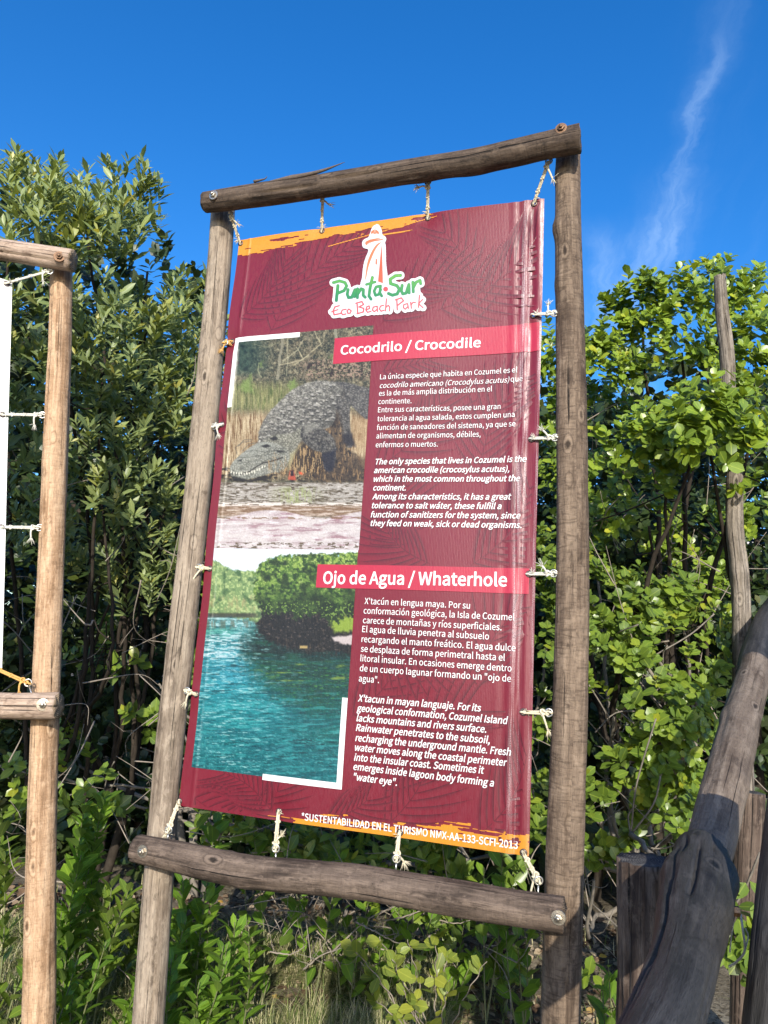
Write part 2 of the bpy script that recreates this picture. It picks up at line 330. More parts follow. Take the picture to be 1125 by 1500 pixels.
# ------------------------------------------------------------------ the crocodile sign's frame
fr = thing('sign_frame', 'tall grey-brown log frame lashed round the maroon crocodile banner', 'sign frame', np.array([C0[0], C0[1], 0.0]))
def drop(pts, z=-.25):
    a, b = np.array(pts[-2]), np.array(pts[-1]); d = (b - a) / (b[2] - a[2]); return list(pts) + [b + d * (z - b[2])]
pl = drop(px_poly([(327, 300), (322, 380), (313, 480), (298, 640), (281, 800), (262, 970), (243, 1150), (217, 1500)], .0))
log('post', pl, [.046, .046, .047, .049, .047, .048, .0475, .050, .052], [W_grey, E_grain], fr, seed=2, knots=[(.19, .3, .008, .03), (.42, 5.5, .004, .03), (.6, .6, .005, .02)], cracks=[(.0, .3, .5, .006), (.45, .95, -.35, .007)])
pr = drop(px_poly([(832.5, 196), (832, 300), (834, 430), (837, 600), (839, 800), (836, 1000), (831, 1150), (826, 1300), (821, 1500)], .0))
log('post', pr, [.040, .041, .044, .0465, .0475, .0500, .051, .052, .053, .056], [W_brown, E_tan], fr, seed=6, knots=[(.10, 1.35, .013, .03), (.155, 1.2, .006, .03), (.17, .1, .003, .012), (.40, 0, .004, .02), (.045, 1.4, .004, .03)], cracks=[(.52, .99, .05, .008)])
OB = .098
bt = px_poly([(301, 297), (345, 291), (400, 283), (470, 273), (560, 258), (640, 245), (690, 238), (745, 226), (800, 213), (850, 203)], OB)
log('crossbeam', bt, [.038, .041, .042, .041, .040, .040, .0405, .043, .0425, .0455], [W_dark, E_grain], fr, seed=9, knots=[(.3, .9, .006, .03), (.62, 2.7, .005, .04), (.83, .5, .006, .03), (.75, 3.2, .007, .05)], cracks=[(.16, .36, .55, .014), (.33, .55, .2, .014), (.7, .98, -.6, .005)], jag=.003)
bb = px_poly([(200, 1243), (250, 1253), (300, 1264), (361, 1276), (440, 1284), (520, 1291), (600, 1304), (678, 1317), (750, 1329), (826, 1340)], OB)
log('crossbeam', bb, [.042, .0455, .0475, .0475, .047, .047, .0465, .047, .0455, .044], [W_low, E_grain], fr, seed=14, knots=[(.24, 3.6, .014, .022), (.19, .3, .005, .02), (.50, 5.9, .008, .018), (.55, .7, .006, .02), (.3, 1.0, .005, .03)], cracks=[(.5, .95, -.5, .004)])
# the splinter lifting off the top beam
sp = np.array([onplane(x, y, OB + .03) for x, y in [(395, 266), (440, 258), (472, 250), (505, 237.5)]]); sp = spline(sp, .01)
v, f = tube(sp, np.interp(np.linspace(0, 1, len(sp)), [0, .3, .75, 1], [.003, .010, .005, .0008]), 7); obj('splinter', v, f, plain('splinter_wood', (.10, .075, .06), .9, 0, .4, 90), fr)
sp = spline(np.array([onplane(x, y, OB + .02) for x, y in [(372, 266), (388, 262), (391, 258)]]), .01); v, f = tube(sp, np.linspace(.006, .001, len(sp)), 6); obj('splinter', v, f, bpy.data.materials['splinter_wood'], fr)
for (x, y, rs) in ((313, 286, 0), (822, 188.5, 1), (209, 1247, 0), (818, 1344, 0)): bolt(fr, onplane(x, y, OB + (.043 if y > 1000 else .040)), NN + np.array([0, 0, .0]), .0135, rs)
# ties: (ring px, grommet px, wood px, label)
ties = [
 ((338, 314), (352.5, 357), (337, 303), 'short cream cord tying the banner\'s top left corner to the dark beam', .06),
 ((473, 286), (472, 339), (474, 277), 'cream cord hanging the orange-striped banner edge, second along the top beam', .06),
 ((627, 266.5), (627, 320), (627, 256), 'cream cord with frayed tuft just above the lighthouse emblem', .06),
 ((804, 236), (782.5, 298), (806, 226), 'long slanting cream cord at the banner\'s top right corner', .06),
 ((812, 459), (782, 461.5), (818, 459), 'white cord on the brown post beside the Crocodile heading', .02),
 ((813, 641), (779, 643), (819, 641), 'white cord on the brown post beside the first white paragraph', .02),
 ((811, 840), (775, 841), (819, 840), 'white cord on the brown post beside the Whaterhole heading', .02),
 ((804, 1044), (767, 1043), (812, 1043), 'cream cord on the brown post beside the lower bold paragraph', .02),
 ((330, 502), (340.5, 501), (326, 502), 'tiny orange cord on the grey post by the white corner bracket', .02),
 ((314, 625), (326, 622), (310, 625), 'frayed cord on the grey post level with the crocodile\'s back', .02),
 ((291, 831), (307, 833), (287, 831), 'frayed cord with long loose end where the two photos meet', .02),
 ((274, 1012), (287, 1017), (270, 1012), 'short frayed cord on the grey post beside the turquoise water', .02),
 ((247, 1216), (263, 1174), (246, 1226), 'knotted cream cord at the banner\'s bottom left corner', .06),
 ((404, 1243), (409, 1189), (404, 1256), 'cream cord with long loop hanging left of the footer lettering', .06),
 ((581, 1258), (586, 1219), (580, 1272), 'cream cord below the grommet that breaks the footer lettering', .06),
 ((789, 1290), (767, 1249), (788, 1312), 'long cream cord with split tails at the banner\'s bottom right corner', .06)]
def cord(p, q, rad, seg=7, twists=90, sag=0.0):
    """two twisted strands"""
    n = max(10, int(np.linalg.norm(q - p) / .0016)); t = np.linspace(0, 1, n)[:, None]; c = p * (1 - t) + q * t; c = c + np.array([0, 0, -sag]) * (4 * t * (1 - t))
    T, U, V = frames(c, (.3, .2, 1)); L_ = np.linalg.norm(q - p); parts = []
    for ph in (0, 2.09, 4.19):
        a = (t[:, 0] * L_ * twists * 5 + ph)[:, None]; parts.append(tube(c + rad * .55 * (np.cos(a) * U + np.sin(a) * V), rad * .55, 5))
    return join(parts)
def knot(c, d, s):
    t = np.linspace(0, 2 * math.pi, 46); e = np.cross(d, NN); e /= max(np.linalg.norm(e), 1e-6); g = np.cross(e, d)
    P = [c + s * ((math.sin(a) + 2 * math.sin(2 * a)) * .33 * e + (math.cos(a) - 2 * math.cos(2 * a)) * .33 * d - math.sin(3 * a) * .5 * g) for a in t]
    return tube(np.array(P), s * .30, 7)
def unit3(a): return a / np.linalg.norm(a)
def tie(ring, grom, label, mat, group, fray_dir=None, loose=.05, nfib=20):
    th_ = thing('cord_tie', label, 'cord tie', ring, group); d = grom - ring; Ln = np.linalg.norm(d); d = d / Ln
    side = np.cross(d, NN); side /= np.linalg.norm(side); w_ = .0033
    a = cord(ring + side * .003, grom + side * .002 + NN * .004, w_); b = cord(ring - side * .004 + NN * .003, grom - side * .002 + NN * .006, w_)
    c_ = tube(spline([ring + side * .004 + NN * .006, ring - d * .008 + NN * .004, ring - d * .009 - NN * .004, ring - side * .003 - NN * .006], .002), w_, 7)
    e_ = tube(spline([grom + NN * .006, grom + d * .006 + NN * .007, grom + d * .010 + NN * .001, grom + d * .009 - NN * .008], .002), w_, 7)
    v, f = join([a, b, c_, e_]); obj('cord', v, f, mat, th_)
    parts = [knot(ring + d * min(.017, Ln * .3) + NN * .004, d, .0095)]
    if Ln > .09: parts.append(knot(ring + d * Ln * .72 + NN * .004, d, .0075)); parts.append(knot(ring + d * Ln * .42 + NN * .005, d, .0062))
    [obj('knot', kv, kf, mat, th_) for kv, kf in parts]
    fd = np.array(fray_dir if fray_dir is not None else [random.uniform(-1, 1), -.2, random.uniform(-1, .3)], float); fd = fd - d * (fd @ d) * .3; fd /= np.linalg.norm(fd); parts = []
    k0 = ring + d * min(.02, Ln * .4) + NN * .006
    tail = spline([k0, k0 + fd * loose * .5 + NN * .004, k0 + fd * loose + np.array([0, 0, -.004])], .004); parts.append(tube(tail, np.linspace(w_, w_ * .9, len(tail)), 6))
    for k in range(nfib):
        e0 = tail[-1]; dv = fd + np.array([random.gauss(0, .55), random.gauss(0, .35), random.gauss(0, .55)]); dv /= np.linalg.norm(dv); l_ = random.uniform(.008, .028)
        parts.append(tube(np.array([e0 - fd * .004, e0 + dv * l_ * .6, e0 + dv * l_ + np.array([0, 0, -.002])]), [.0011, .0008, .0004], 4))
    v, f = join(parts); obj('frayed_end', v, f, mat, th_); parts = []
    g0 = grom - d * random.uniform(.008, .016) + NN * .006; gd = unit3(np.array([random.uniform(-1, 1), -.3, random.uniform(-.6, .8)]))
    for k in range(9): dv = unit3(gd + np.array([random.gauss(0, .5), random.gauss(0, .3), random.gauss(0, .5)])); l_ = random.uniform(.008, .024); parts.append(tube(np.array([g0, g0 + dv * l_ * .6, g0 + dv * l_ - np.array([0, 0, .003])]), [.0016, .0010, .0004], 4))
    v, f = join(parts); obj('frayed_end', v, f, mat, th_)
FD = {0: (1, 0, -.9), 1: (.9, -.2, -.7), 2: (-1, 0, .1), 3: (.3, 0, -1), 4: (-.1, 0, 1), 5: (-.6, 0, .6), 6: (-.6, -.1, .8), 7: (.5, 0, -1), 8: (-.4, 0, -.5), 9: (.2, 0, -1), 10: (-1, 0, -1.2), 11: (-.3, 0, -1), 12: (-.3, 0, -.8), 13: (.3, 0, .6), 14: (1, 0, -1), 15: (-.15, 0, -1)}
GROM = []
for k, (rp, gp, wp, lb, ob) in enumerate(ties):
    ring = onplane(*rp, ob if k < 4 or k > 11 else .02); gr = onplane(*gp, 0.0); GROM.append(uv(*gp))
    wpt = onplane(*wp, ob if k < 4 or k > 11 else .0)
    eye(fr, wpt, ring, NN if k < 12 else NN + .3 * HX, .0105)
    mat = MCORDO if k in (8,) else (MCORDW if k in (4, 5, 6, 9) else MCORD)
    tie(ring, gr, lb, mat, 'cord ties lacing the crocodile banner into its frame', FD[k], {10: .075, 15: .065, 3: .05, 7: .05}.get(k, .03))
# ------------------------------------------------------------------ banner
def wave(u, v):
    """how far the cloth stands off its plane"""
    u = np.asarray(u, float); v = np.asarray(v, float)
    d = .010 * np.sin(u * 3.1 + v * 1.7) * np.sin(v * 2.6 + .5) + .0035 * np.sin(u * 9 + 2.2 * np.sin(v * 2.1))
    d = d + .0045 * np.exp(-((u - (BW - .058 + .006 * np.sin(v * 2.2))) / .012) ** 2) * (.55 + .45 * np.sin(v * 5.3 + .4))
    d = d - .004 * np.exp(-((u - (BW - .038)) / .010) ** 2) + .003 * np.exp(-((u - .050) / .006) ** 2)
    d = d + .0016 * np.sin((u - .02 * v) * 150) * np.clip((u - BW + .13) / .06, 0, 1)
    for gu, gv in GROM:
        r2 = ((u - gu) ** 2 + (v - gv) ** 2); d = d * (1 - .85 * np.exp(-r2 / .0012))
    return d
def BP(u, v, off=0.0):
    u = np.asarray(u, float); v = np.asarray(v, float)
    # edges pull in a little between the lacings
    e = .0022 * np.sin(v * 15.0) * np.exp(-u / .05)
    return C0 + (UL + u + e)[..., None] * HX + (ZT - v)[..., None] * np.array([0, 0, 1.0]) + (wave(u, v) + off)[..., None] * NN
def s2l(c): c = np.asarray(c, float) / 255.0; return np.where(c <= .04045, c / 12.92, ((c + .055) / 1.055) ** 2.4)
bn = thing('banner', 'large maroon vinyl banner about crocodiles and a waterhole, laced inside the log frame', 'banner', C0 + np.array([0, 0, 1.0]))
def vinyl(name, base, usecol=False, frond=False):
    m, t, b = newmat(name, .40, .5); u = nd(t, 'ShaderNodeUVMap'); u.uv_map = 'UVMap'
    if usecol: a = nd(t, 'ShaderNodeAttribute', attribute_name='Col'); c = a.outputs['Color']
    else:
        n1 = noise(t, u.outputs[0], 3.0, 4); c = mixc(t, n1, vmul(base, .9), vmul(base, 1.12))
    if frond: a = nd(t, 'ShaderNodeAttribute', attribute_name='ink'); c = mixc(t, a.outputs['Fac'], c, (.030, .004, .009))
    # white scuffs where the vinyl has creased along its right edge
    w1 = noise(t, mapping(t, u.outputs[0], (170, 4.5, 1)), 1.0, 6, .6, .4)
    w2 = noise(t, mapping(t, u.outputs[0], (420, 300, 1)), 1.0, 2, .5)
    sx = nd(t, 'ShaderNodeSeparateXYZ'); t.links.new(u.outputs[0], sx.inputs[0])
    def band(c0, wd, g): return M('MULTIPLY', M('POWER', 2.718, M('MULTIPLY', M('POWER', M('DIVIDE', M('SUBTRACT', sx.outputs[0], c0, tree=t), wd, tree=t), 2.0, tree=t), -1.0, tree=t), tree=t), g, tree=t)
    bsum = M('ADD', band(BW - .060, .008, .9), M('ADD', band(BW - .042, .006, .6), band(BW - .004, .006, .9), tree=t), tree=t)
    vfade = nd(t, 'ShaderNodeMapRange'); t.links.new(sx.outputs[1], vfade.inputs[0]); vfade.inputs[1].default_value = .2; vfade.inputs[2].default_value = 2.0; vfade.inputs[3].default_value = 1.15; vfade.inputs[4].default_value = .35
    sc_ = M('MULTIPLY', M('MULTIPLY', bsum, vfade.outputs[0], tree=t), M('MULTIPLY', ramp(t, w1, [(.42, (0, 0, 0)), (.62, (1, 1, 1))]), ramp(t, w2, [(.35, (.15, .15, .15)), (.6, (1, 1, 1))]), tree=t), tree=t)
    sc_ = M('MINIMUM', sc_, .75, tree=t)
    c = mixc(t, sc_, c, (.72, .60, .60))
    dust = noise(t, u.outputs[0], 900, 2, .5); c = mixc(t, ramp(t, dust, [(.74, (0, 0, 0)), (.80, (.35, .35, .35))]), c, (.6, .45, .45))
    t.links.new(c, b.inputs['Base Color'])
    # woven scrim under the vinyl
    wv = nd(t, 'ShaderNodeTexWave', wave_type='BANDS', bands_direction='X'); wv.inputs['Scale'].default_value = 62; wv.inputs['Distortion'].default_value = .6; wv.inputs['Detail'].default_value = 1; t.links.new(u.outputs[0], wv.inputs['Vector'])
    nb = noise(t, mapping(t, u.outputs[0], (120, 40, 1)), 1, 4)
    h = M('ADD', M('MULTIPLY', wv.outputs['Fac'], .22, tree=t), nb, tree=t); bump(t, b, h, .22, .0022)
    t.links.new(ramp(t, nb, [(.3, (.34,) * 3), (.7, (.52,) * 3)]), b.inputs['Roughness'])
    return m
MAROON = (.142, .0085, .020)
V_base = vinyl('maroon_vinyl', MAROON); V_col = vinyl('printed_vinyl', (1, 1, 1), True); V_frond = vinyl('maroon_vinyl_print', MAROON, frond=True)
V_white = vinyl('white_ink', (.64, .64, .63)); V_pink = vinyl('crimson_ink', (.62, .028, .075))
def sheet(name, u0, u1, v0, v1, step, mat, off, fn=None, holes=False, parent=None):
    nu = int((u1 - u0) / step) + 1; nv = int((v1 - v0) / step) + 1; us = np.linspace(u0, u1, nu + 1); vs = np.linspace(v0, v1, nv + 1)
    U, V = np.meshgrid(us, vs); P = BP(U, V, off); idx = np.arange(U.size).reshape(U.shape)
    q = np.stack([idx[:-1, :-1], idx[1:, :-1], idx[1:, 1:], idx[:-1, 1:]], -1).reshape(-1, 4); col = None
    if holes:
        uc = U.ravel()[q].mean(1); vc = V.ravel()[q].mean(1); keep = np.ones(len(q), bool)
        for gu, gv in GROM: keep &= (uc - gu) ** 2 + (vc - gv) ** 2 > .0052 ** 2
        q = q[keep]
    if fn is not None:
        PX, PY = proj(P); rgb, al = fn(PX, PY); col = s2l(np.clip(rgb, 0, 255)).reshape(-1, 3) * .60
        if al is not None: q = q[(al.ravel()[q] > .5).all(1)]
    used, inv = np.unique(q, return_inverse=True); q = inv.reshape(-1, 4)
    return obj(name, P.reshape(-1, 3)[used], q, mat, parent or bn, uvs=np.stack([U.ravel()[used], V.ravel()[used]], -1)[q.ravel()], col=None if col is None else col[used])
cl_ = sheet('vinyl_sheet', 0, BW, 0, BH, .005, V_base, 0.0, holes=True)
# grommets
MG = plain('tarnished_grommet', (.13, .10, .09), .45, .8, .4, 200)
for gu, gv in GROM:
    c = BP(np.array(gu), np.array(gv), .0012); v, f = disc_stack(c, NN, [(.0050, -.004), (.0050, .0015), (.0065, .0026), (.0095, .0022), (.0112, .0004), (.0112, -.001)], 26); f.pop()
    obj('grommet', v, f, MG, bn)
# ------------------------------------------------------------------ artwork printed on the banner
def inpoly(X, Y, poly):
    r = np.zeros(X.shape, bool); n = len(poly); j = n - 1
    for i in range(n):
        xi, yi = poly[i]; xj, yj = poly[j]
        c = ((yi > Y) != (yj > Y)) & (X < (xj - xi) * (Y - yi) / (yj - yi + 1e-12) + xi); r ^= c; j = i
    return r
def pdist(X, Y, pts):
    d = np.full(X.shape, 1e9)
    for (x0, y0), (x1, y1) in zip(pts[:-1], pts[1:]):
        dx, dy = x1 - x0, y1 - y0; t = np.clip(((X - x0) * dx + (Y - y0) * dy) / (dx * dx + dy * dy + 1e-9), 0, 1); d = np.minimum(d, np.hypot(X - x0 - t * dx, Y - y0 - t * dy))
    return d
def smooth_poly(pts, k=6): return [tuple(q) for q in spline(np.array([(a, b, 0) for a, b in pts], float), 1e9 if k < 2 else max(1e-3, np.linalg.norm(np.ptp(np.array(pts, float), axis=0)) / (len(pts) * k)))[:, :2]]
class Paint:
    def __init__(s, PX, PY, ox, oy, sc, base):
        s.X = (PX - ox) * sc; s.Y = (PY - oy) * sc; s.c = np.zeros(PX.shape + (3,)); s.c[:] = base
    def n(s, sx, sy, seed=0, oct=4): return fbm(np.stack([s.X / sx, s.Y / sy], -1), seed, oct)
    def mix(s, a, col):
        a = np.clip(a, 0, 1)[..., None]; s.c = s.c * (1 - a) + np.asarray(col, float) * a
    def zone(s, y0, y1, soft=20): return np.clip((s.Y - y0) / soft, 0, 1) * np.clip((y1 - s.Y) / soft, 0, 1)
    def soft(s, poly, e=5.0, wob=0, seed=3):
        X, Y = s.X, s.Y
        if wob: X = X + (s.n(12, 12, seed) - .5) * wob; Y = Y + (s.n(12, 12, seed + 1) - .5) * wob
        m = inpoly(X, Y, poly); d = pdist(X, Y, list(poly) + [poly[0]]); return np.clip(.5 + np.where(m, d, -d) / (2 * e), 0, 1)
    def cells(s, size, seed=0, ax=1.0):
        """distance to nearest and second nearest scattered point: scale pattern"""
        gx = s.X / size; gy = s.Y / (size * ax); ix = np.floor(gx); iy = np.floor(gy); d1 = np.full(gx.shape, 9.0); d2 = d1.copy(); idv = np.zeros(gx.shape)
        for a in (-1, 0, 1):
            for b in (-1, 0, 1):
                qx = ix + a; qy = iy + b; h1 = vnoise(np.stack([qx * 1.0, qy * 1.0], -1), int(seed * 10)); h2 = vnoise(np.stack([qx * 1.0, qy * 1.0], -1), int(seed * 10) + 501)
                d = np.hypot(qx + h1 - gx, qy + h2 - gy); nw = d < d1
                d2 = np.where(nw, d1, np.minimum(d2, d)); idv = np.where(nw, h1, idv); d1 = np.minimum(d1, d)
        return d1, d2, idv
def croc_art(PX, PY):
    p = Paint(PX, PY, 280, 470, 3.879, (95, 92, 74)); X, Y = p.X, p.Y
    n1 = p.n(60, 60, 1); n2 = p.n(14, 14, 2); n3 = p.n(7, 30, 4); streak = p.n(8, 90, 5)
    p.mix((n1 - .35) * 2.2, (120, 110, 88)); p.mix((.5 - n2) * 3.4, (44, 50, 38)); p.mix((n2 - .58) * 4, (162, 154, 126)); p.mix((p.n(5, 5, 75) - .55) * 3, (170, 164, 138)); p.mix((.42 - p.n(6, 6, 76)) * 5, (34, 36, 28))
    p.mix(np.clip((480 - X) / 160, 0, 1) * p.zone(0, 330, 60) * .8, (66, 88, 74)); p.mix(np.clip((480 - X) / 160, 0, 1) * p.zone(0, 330, 60) * (p.n(18, 18, 8) - .45) * 3, (35, 52, 44))
    lit = p.zone(200, 350, 40) * np.clip((X - 600) / 60, 0, 1); p.mix(lit * (p.n(10, 7, 9) > .55), (160, 138, 120)); p.mix(lit * (p.n(9, 9, 10) < .4), (60, 48, 40))
    for k, (a, wd, cc) in enumerate([([(520, 100), (505, 200), (490, 330)], 9, (150, 145, 125)), ([(545, 100), (550, 220), (540, 310)], 5, (160, 155, 130)), ([(820, 40), (825, 120), (810, 240)], 10, (150, 148, 128)), ([(600, 150), (640, 220), (560, 240), (500, 250)], 4, (190, 180, 150)), ([(700, 60), (740, 130), (660, 200), (590, 250)], 4, (185, 176, 145)), ([(640, 110), (610, 160), (520, 230)], 4, (175, 168, 140)), ([(760, 60), (750, 120), (700, 170)], 3, (180, 170, 140)), ([(900, 60), (930, 110), (1010, 90)], 4, (160, 150, 120)), ([(880, 90), (960, 60), (1020, 130)], 3, (175, 165, 140)), ([(350, 130), (430, 150), (500, 120)], 3, (140, 140, 110)), ([(385, 240), (380, 280), (400, 320)], 5, (150, 150, 120)), ([(660, 60), (680, 180), (640, 330)], 6, (120, 112, 95)), ([(720, 170), (760, 260), (700, 300)], 3, (150, 140, 115))]):
        p.mix(np.clip((wd - pdist(X + (n1 - .5) * 24, Y, a)) / 3, 0, 1) * .85, cc)
    g = p.zone(330, 540, 60) * np.clip((640 - X) / 60, 0, 1); p.mix(g * .9, (122, 122, 84)); p.mix(g * (streak - .4) * 2.2, (172, 168, 118)); p.mix(g * (.45 - p.n(7, 50, 12)) * 4, (70, 88, 42))
    for q in ([(300, 350), (340, 300), (355, 420), (320, 400)], [(270, 380), (300, 340), (330, 410)], [(545, 370), (590, 320), (600, 370), (570, 400)], [(395, 235), (412, 228), (400, 260), (388, 262)], [(785, 205), (810, 195), (808, 215)]): p.mix(p.soft(q, 8, 34) * (.35 + .8 * p.n(9, 40, 66)), (128, 148, 84))
    g = p.zone(500, 915, 50); p.mix(g, (168, 148, 118)); st = p.n(6, 85, 14); p.mix(g * (st - .45) * 3.4, (206, 190, 158)); p.mix(g * (.47 - p.n(5, 60, 15)) * 5, (112, 82, 52)); p.mix(p.zone(520, 760, 60) * np.clip((X - 900) / 40, 0, 1) * .6, (176, 150, 116)); p.mix(p.zone(380, 560, 40) * np.clip((X - 930) / 40, 0, 1) * .8, (84, 78, 70))
    p.mix(p.zone(760, 925, 30) * np.clip((X - 640) / 60, 0, 1) * .75, (92, 74, 56)); p.mix(p.zone(820, 925, 20) * (p.n(22, 7, 33) - .48) * 6, (52, 44, 36))
    fl = p.zone(915, 1120, 8); p.mix(fl, (176, 170, 162)); p.mix(fl * (p.n(50, 9, 16) - .5) * 5, (120, 110, 96)); p.mix(fl * (.46 - p.n(24, 5, 17)) * 6, (86, 74, 58)); p.mix(fl * (p.n(30, 6, 19) - .62) * 6, (212, 206, 200))
    p.mix(p.zone(935, 1045, 20) * np.exp(-((X - 600) / 95) ** 2) * (p.n(6, 28, 18) > .42) * .8, (160, 170, 116))
    wb = p.zone(1040, 1118, 16); p.mix(wb * .85, (134, 106, 82)); p.mix(wb * (p.n(60, 6, 20) - .52) * 7, (196, 180, 166)); p.mix(p.zone(1030, 1055, 6) * (p.n(50, 6, 21) > .5), (226, 216, 208))
    ww = p.zone(1108 + 22 * np.sin(X / 95.0) - 14, 1400, 8); p.mix(ww, (206, 198, 197)); p.mix(ww * (p.n(120, 18, 22) - .5) * 3.0, (180, 164, 166)); p.mix(ww * np.clip((p.n(90, 14, 23) - .6) * 6, 0, 1) * .8, (156, 122, 130)); p.mix(ww * (p.n(35, 6, 24) - .60) * 5, (228, 220, 224)); p.mix(p.zone(1112, 1128, 6) * (p.n(30, 8, 26) > .52) * .8, (120, 88, 60)); p.mix(p.zone(1255, 1300, 8) * (p.n(26, 7, 27) > .6), (110, 96, 80))
    # the animal
    d1, d2, idv = p.cells(13, 2.0); e1, e2, ide = p.cells(15, 5.0, .7); h1, h2, idh = p.cells(9, 8.0)
    def skin(mask, base, hi, lo, big=False, amt=1.0):
        a, b, i_ = (e1, e2, ide) if big else (d1, d2, idv)
        p.mix(mask, base); p.mix(mask * np.clip(.65 - a * 1.3, 0, 1) * 1.5 * amt, hi); p.mix(mask * np.clip(.20 - (b - a), 0, 1) * (2.0 if big else 3.2) * amt, lo); p.mix(mask * (i_ - .5) * .8, lo); p.mix(mask * np.clip((p.n(35, 35, 40) - .52) * 3, 0, 1) * .5, hi)
    tail = smooth_poly([(800, 345), (880, 350), (960, 372), (1060, 405), (1060, 520), (1000, 560), (950, 520), (905, 480), (840, 460), (780, 420)]); skin(p.soft(tail, 4, 10), (92, 90, 88), (150, 146, 138), (44, 42, 42), True)
    hind = smooth_poly([(820, 400), (880, 385), (905, 440), (900, 540), (905, 620), (918, 690), (905, 720), (860, 700), (850, 640), (830, 560), (805, 470), (820, 400)]); p.mix(p.soft(smooth_poly([(760, 410), (830, 400), (840, 560), (800, 570), (770, 520)]), 10, 12), (32, 28, 28)); skin(p.soft(hind, 4, 8), (104, 101, 96), (156, 152, 144), (52, 50, 50)); p.mix(p.soft(hind, 4) * (p.n(14, 10, 74) - .5) * 3, (56, 53, 51))
    p.mix(p.soft([(845, 640), (915, 640), (935, 715), (850, 700)], 8, 12) * .8, (48, 44, 48))
    mid_ = smooth_poly([(600, 560), (790, 500), (850, 560), (870, 700), (950, 780), (960, 900), (800, 910), (640, 880)]); p.mix(p.soft(mid_, 14, 40) * .8, (78, 66, 54)); p.mix(p.soft(mid_, 10, 30) * (p.n(7, 34, 81) - .55) * 5, (150, 124, 92)); p.mix(p.soft(mid_, 10, 30) * (.42 - p.n(11, 20, 82)) * 6, (34, 30, 27))
    under = smooth_poly([(440, 830), (560, 720), (700, 690), (800, 760), (790, 850), (640, 870), (520, 880)]); p.mix(p.soft(under, 10, 22) * .85, (64, 52, 40)); p.mix(p.soft(under, 10, 22) * (p.n(5, 50, 41) > .56), (166, 140, 104))
    body = smooth_poly([(380, 700), (385, 640), (402, 590), (440, 525), (500, 462), (560, 405), (620, 368), (700, 345), (770, 342), (830, 362), (860, 400), (822, 450), (820, 540), (790, 600), (720, 622), (650, 640), (610, 690), (585, 745), (545, 790), (520, 830), (470, 780), (420, 720)])
    mb = p.soft(body, 4, 8); skin(mb, (132, 130, 122), (184, 180, 168), (70, 67, 64), True); lightb = np.clip((560 - (X * .55 + Y * .6)) / 200, 0, 1); p.mix(mb * lightb * .7, (196, 193, 184)); p.mix(mb * np.clip((X * .35 + Y * .65 - 470) / 200, 0, 1) * .55, (58, 56, 53)); p.mix(mb * (p.n(16, 9, 71) - .5) * 2.2, (72, 70, 66)); p.mix(mb * (p.n(13, 8, 72) - .52) * 3, (204, 200, 190)); p.mix(mb * np.clip((X * .45 + Y * .55 - 560) / 160, 0, 1) * .35, (66, 64, 60))
    for r_ in range(5):                                                     # rows of keeled scutes running down the back
        for k in range(13):
            t = k / 12; bx = 425 + 400 * t + r_ * 20 - 10 * t * r_; by = 620 - 270 * t ** .75 + r_ * 33 + 40 * t * (r_ > 0)
            if not inpoly(np.array([bx]), np.array([by]), body)[0]: continue
            sz = 12 + 4 * math.sin(k * 1.7 + r_); p.mix(p.soft([(bx - sz, by + 3), (bx - 2, by - sz * .75), (bx + sz, by + 5), (bx, by + 4)], 2.5) * .8, (182, 178, 170)); p.mix(p.soft([(bx - sz, by + 5), (bx, by + 5), (bx + sz * 1.1, by + 6), (bx + 4, by + 13)], 2.5) * .85, (44, 42, 40))
    neck = smooth_poly([(400, 690), (470, 650), (560, 640), (640, 600), (650, 650), (600, 720), (560, 800), (520, 850), (480, 860), (430, 840), (420, 760)]); skin(p.soft(neck, 6, 8), (132, 130, 118), (186, 184, 168), (74, 72, 64))
    p.mix(p.soft([(560, 760), (640, 690), (600, 740), (575, 800), (545, 880)], 9, 8) * .8, (172, 164, 128))
    leg = smooth_poly([(630, 600), (690, 590), (760, 620), (805, 660), (822, 710), (820, 790), (800, 850), (765, 850), (745, 800), (740, 750), (700, 735), (650, 700), (620, 660)]); skin(p.soft(leg, 4, 7), (92, 89, 84), (144, 140, 132), (42, 40, 40)); p.mix(p.soft(leg, 4) * (p.n(14, 10, 73) - .5) * 3, (50, 47, 46)); p.mix(p.soft([(740, 760), (820, 730), (812, 850), (765, 860)], 10, 8) * .75, (42, 40, 52))
    p.mix(p.soft([(640, 590), (700, 580), (740, 610), (690, 620), (640, 650)], 8) * .6, (160, 158, 148))
    head = smooth_poly([(222, 862), (222, 830), (240, 800), (262, 778), (300, 745), (345, 712), (392, 690), (440, 690), (500, 705), (545, 730), (560, 770), (535, 820), (480, 856), (400, 880), (330, 898), (270, 905), (235, 895)]); skin(p.soft(head, 3.5, 6), (138, 138, 128), (180, 180, 168), (80, 80, 74)); p.mix(p.soft(head, 3) * np.clip((X * -.4 - Y + 930) / 60, 0, 1) * .6, (166, 168, 160))
    p.mix(np.clip((4.5 - pdist(X, Y, [(232, 862), (280, 872), (330, 858), (372, 828), (412, 806), (450, 800), (520, 776)])) / 2.5, 0, 1) * .9, (48, 40, 38)); p.mix(p.soft([(225, 880), (330, 905), (470, 868), (450, 900), (330, 915), (240, 910)], 4) * .8, (34, 28, 24))
    for k in range(14):                                                     # teeth
        t = k / 13; tx = 228 + 190 * t; ty = 860 + 10 * math.sin(t * 3.1) - 62 * max(0, t - .45); hgt = 15 + 6 * math.sin(k * 2.3); sgn = 1 if k % 2 else -1
        p.mix(p.soft([(tx - 5, ty - 4 * sgn), (tx + 5, ty - 4 * sgn), (tx + 1, ty + hgt * sgn)], 1.6), (232, 228, 212))
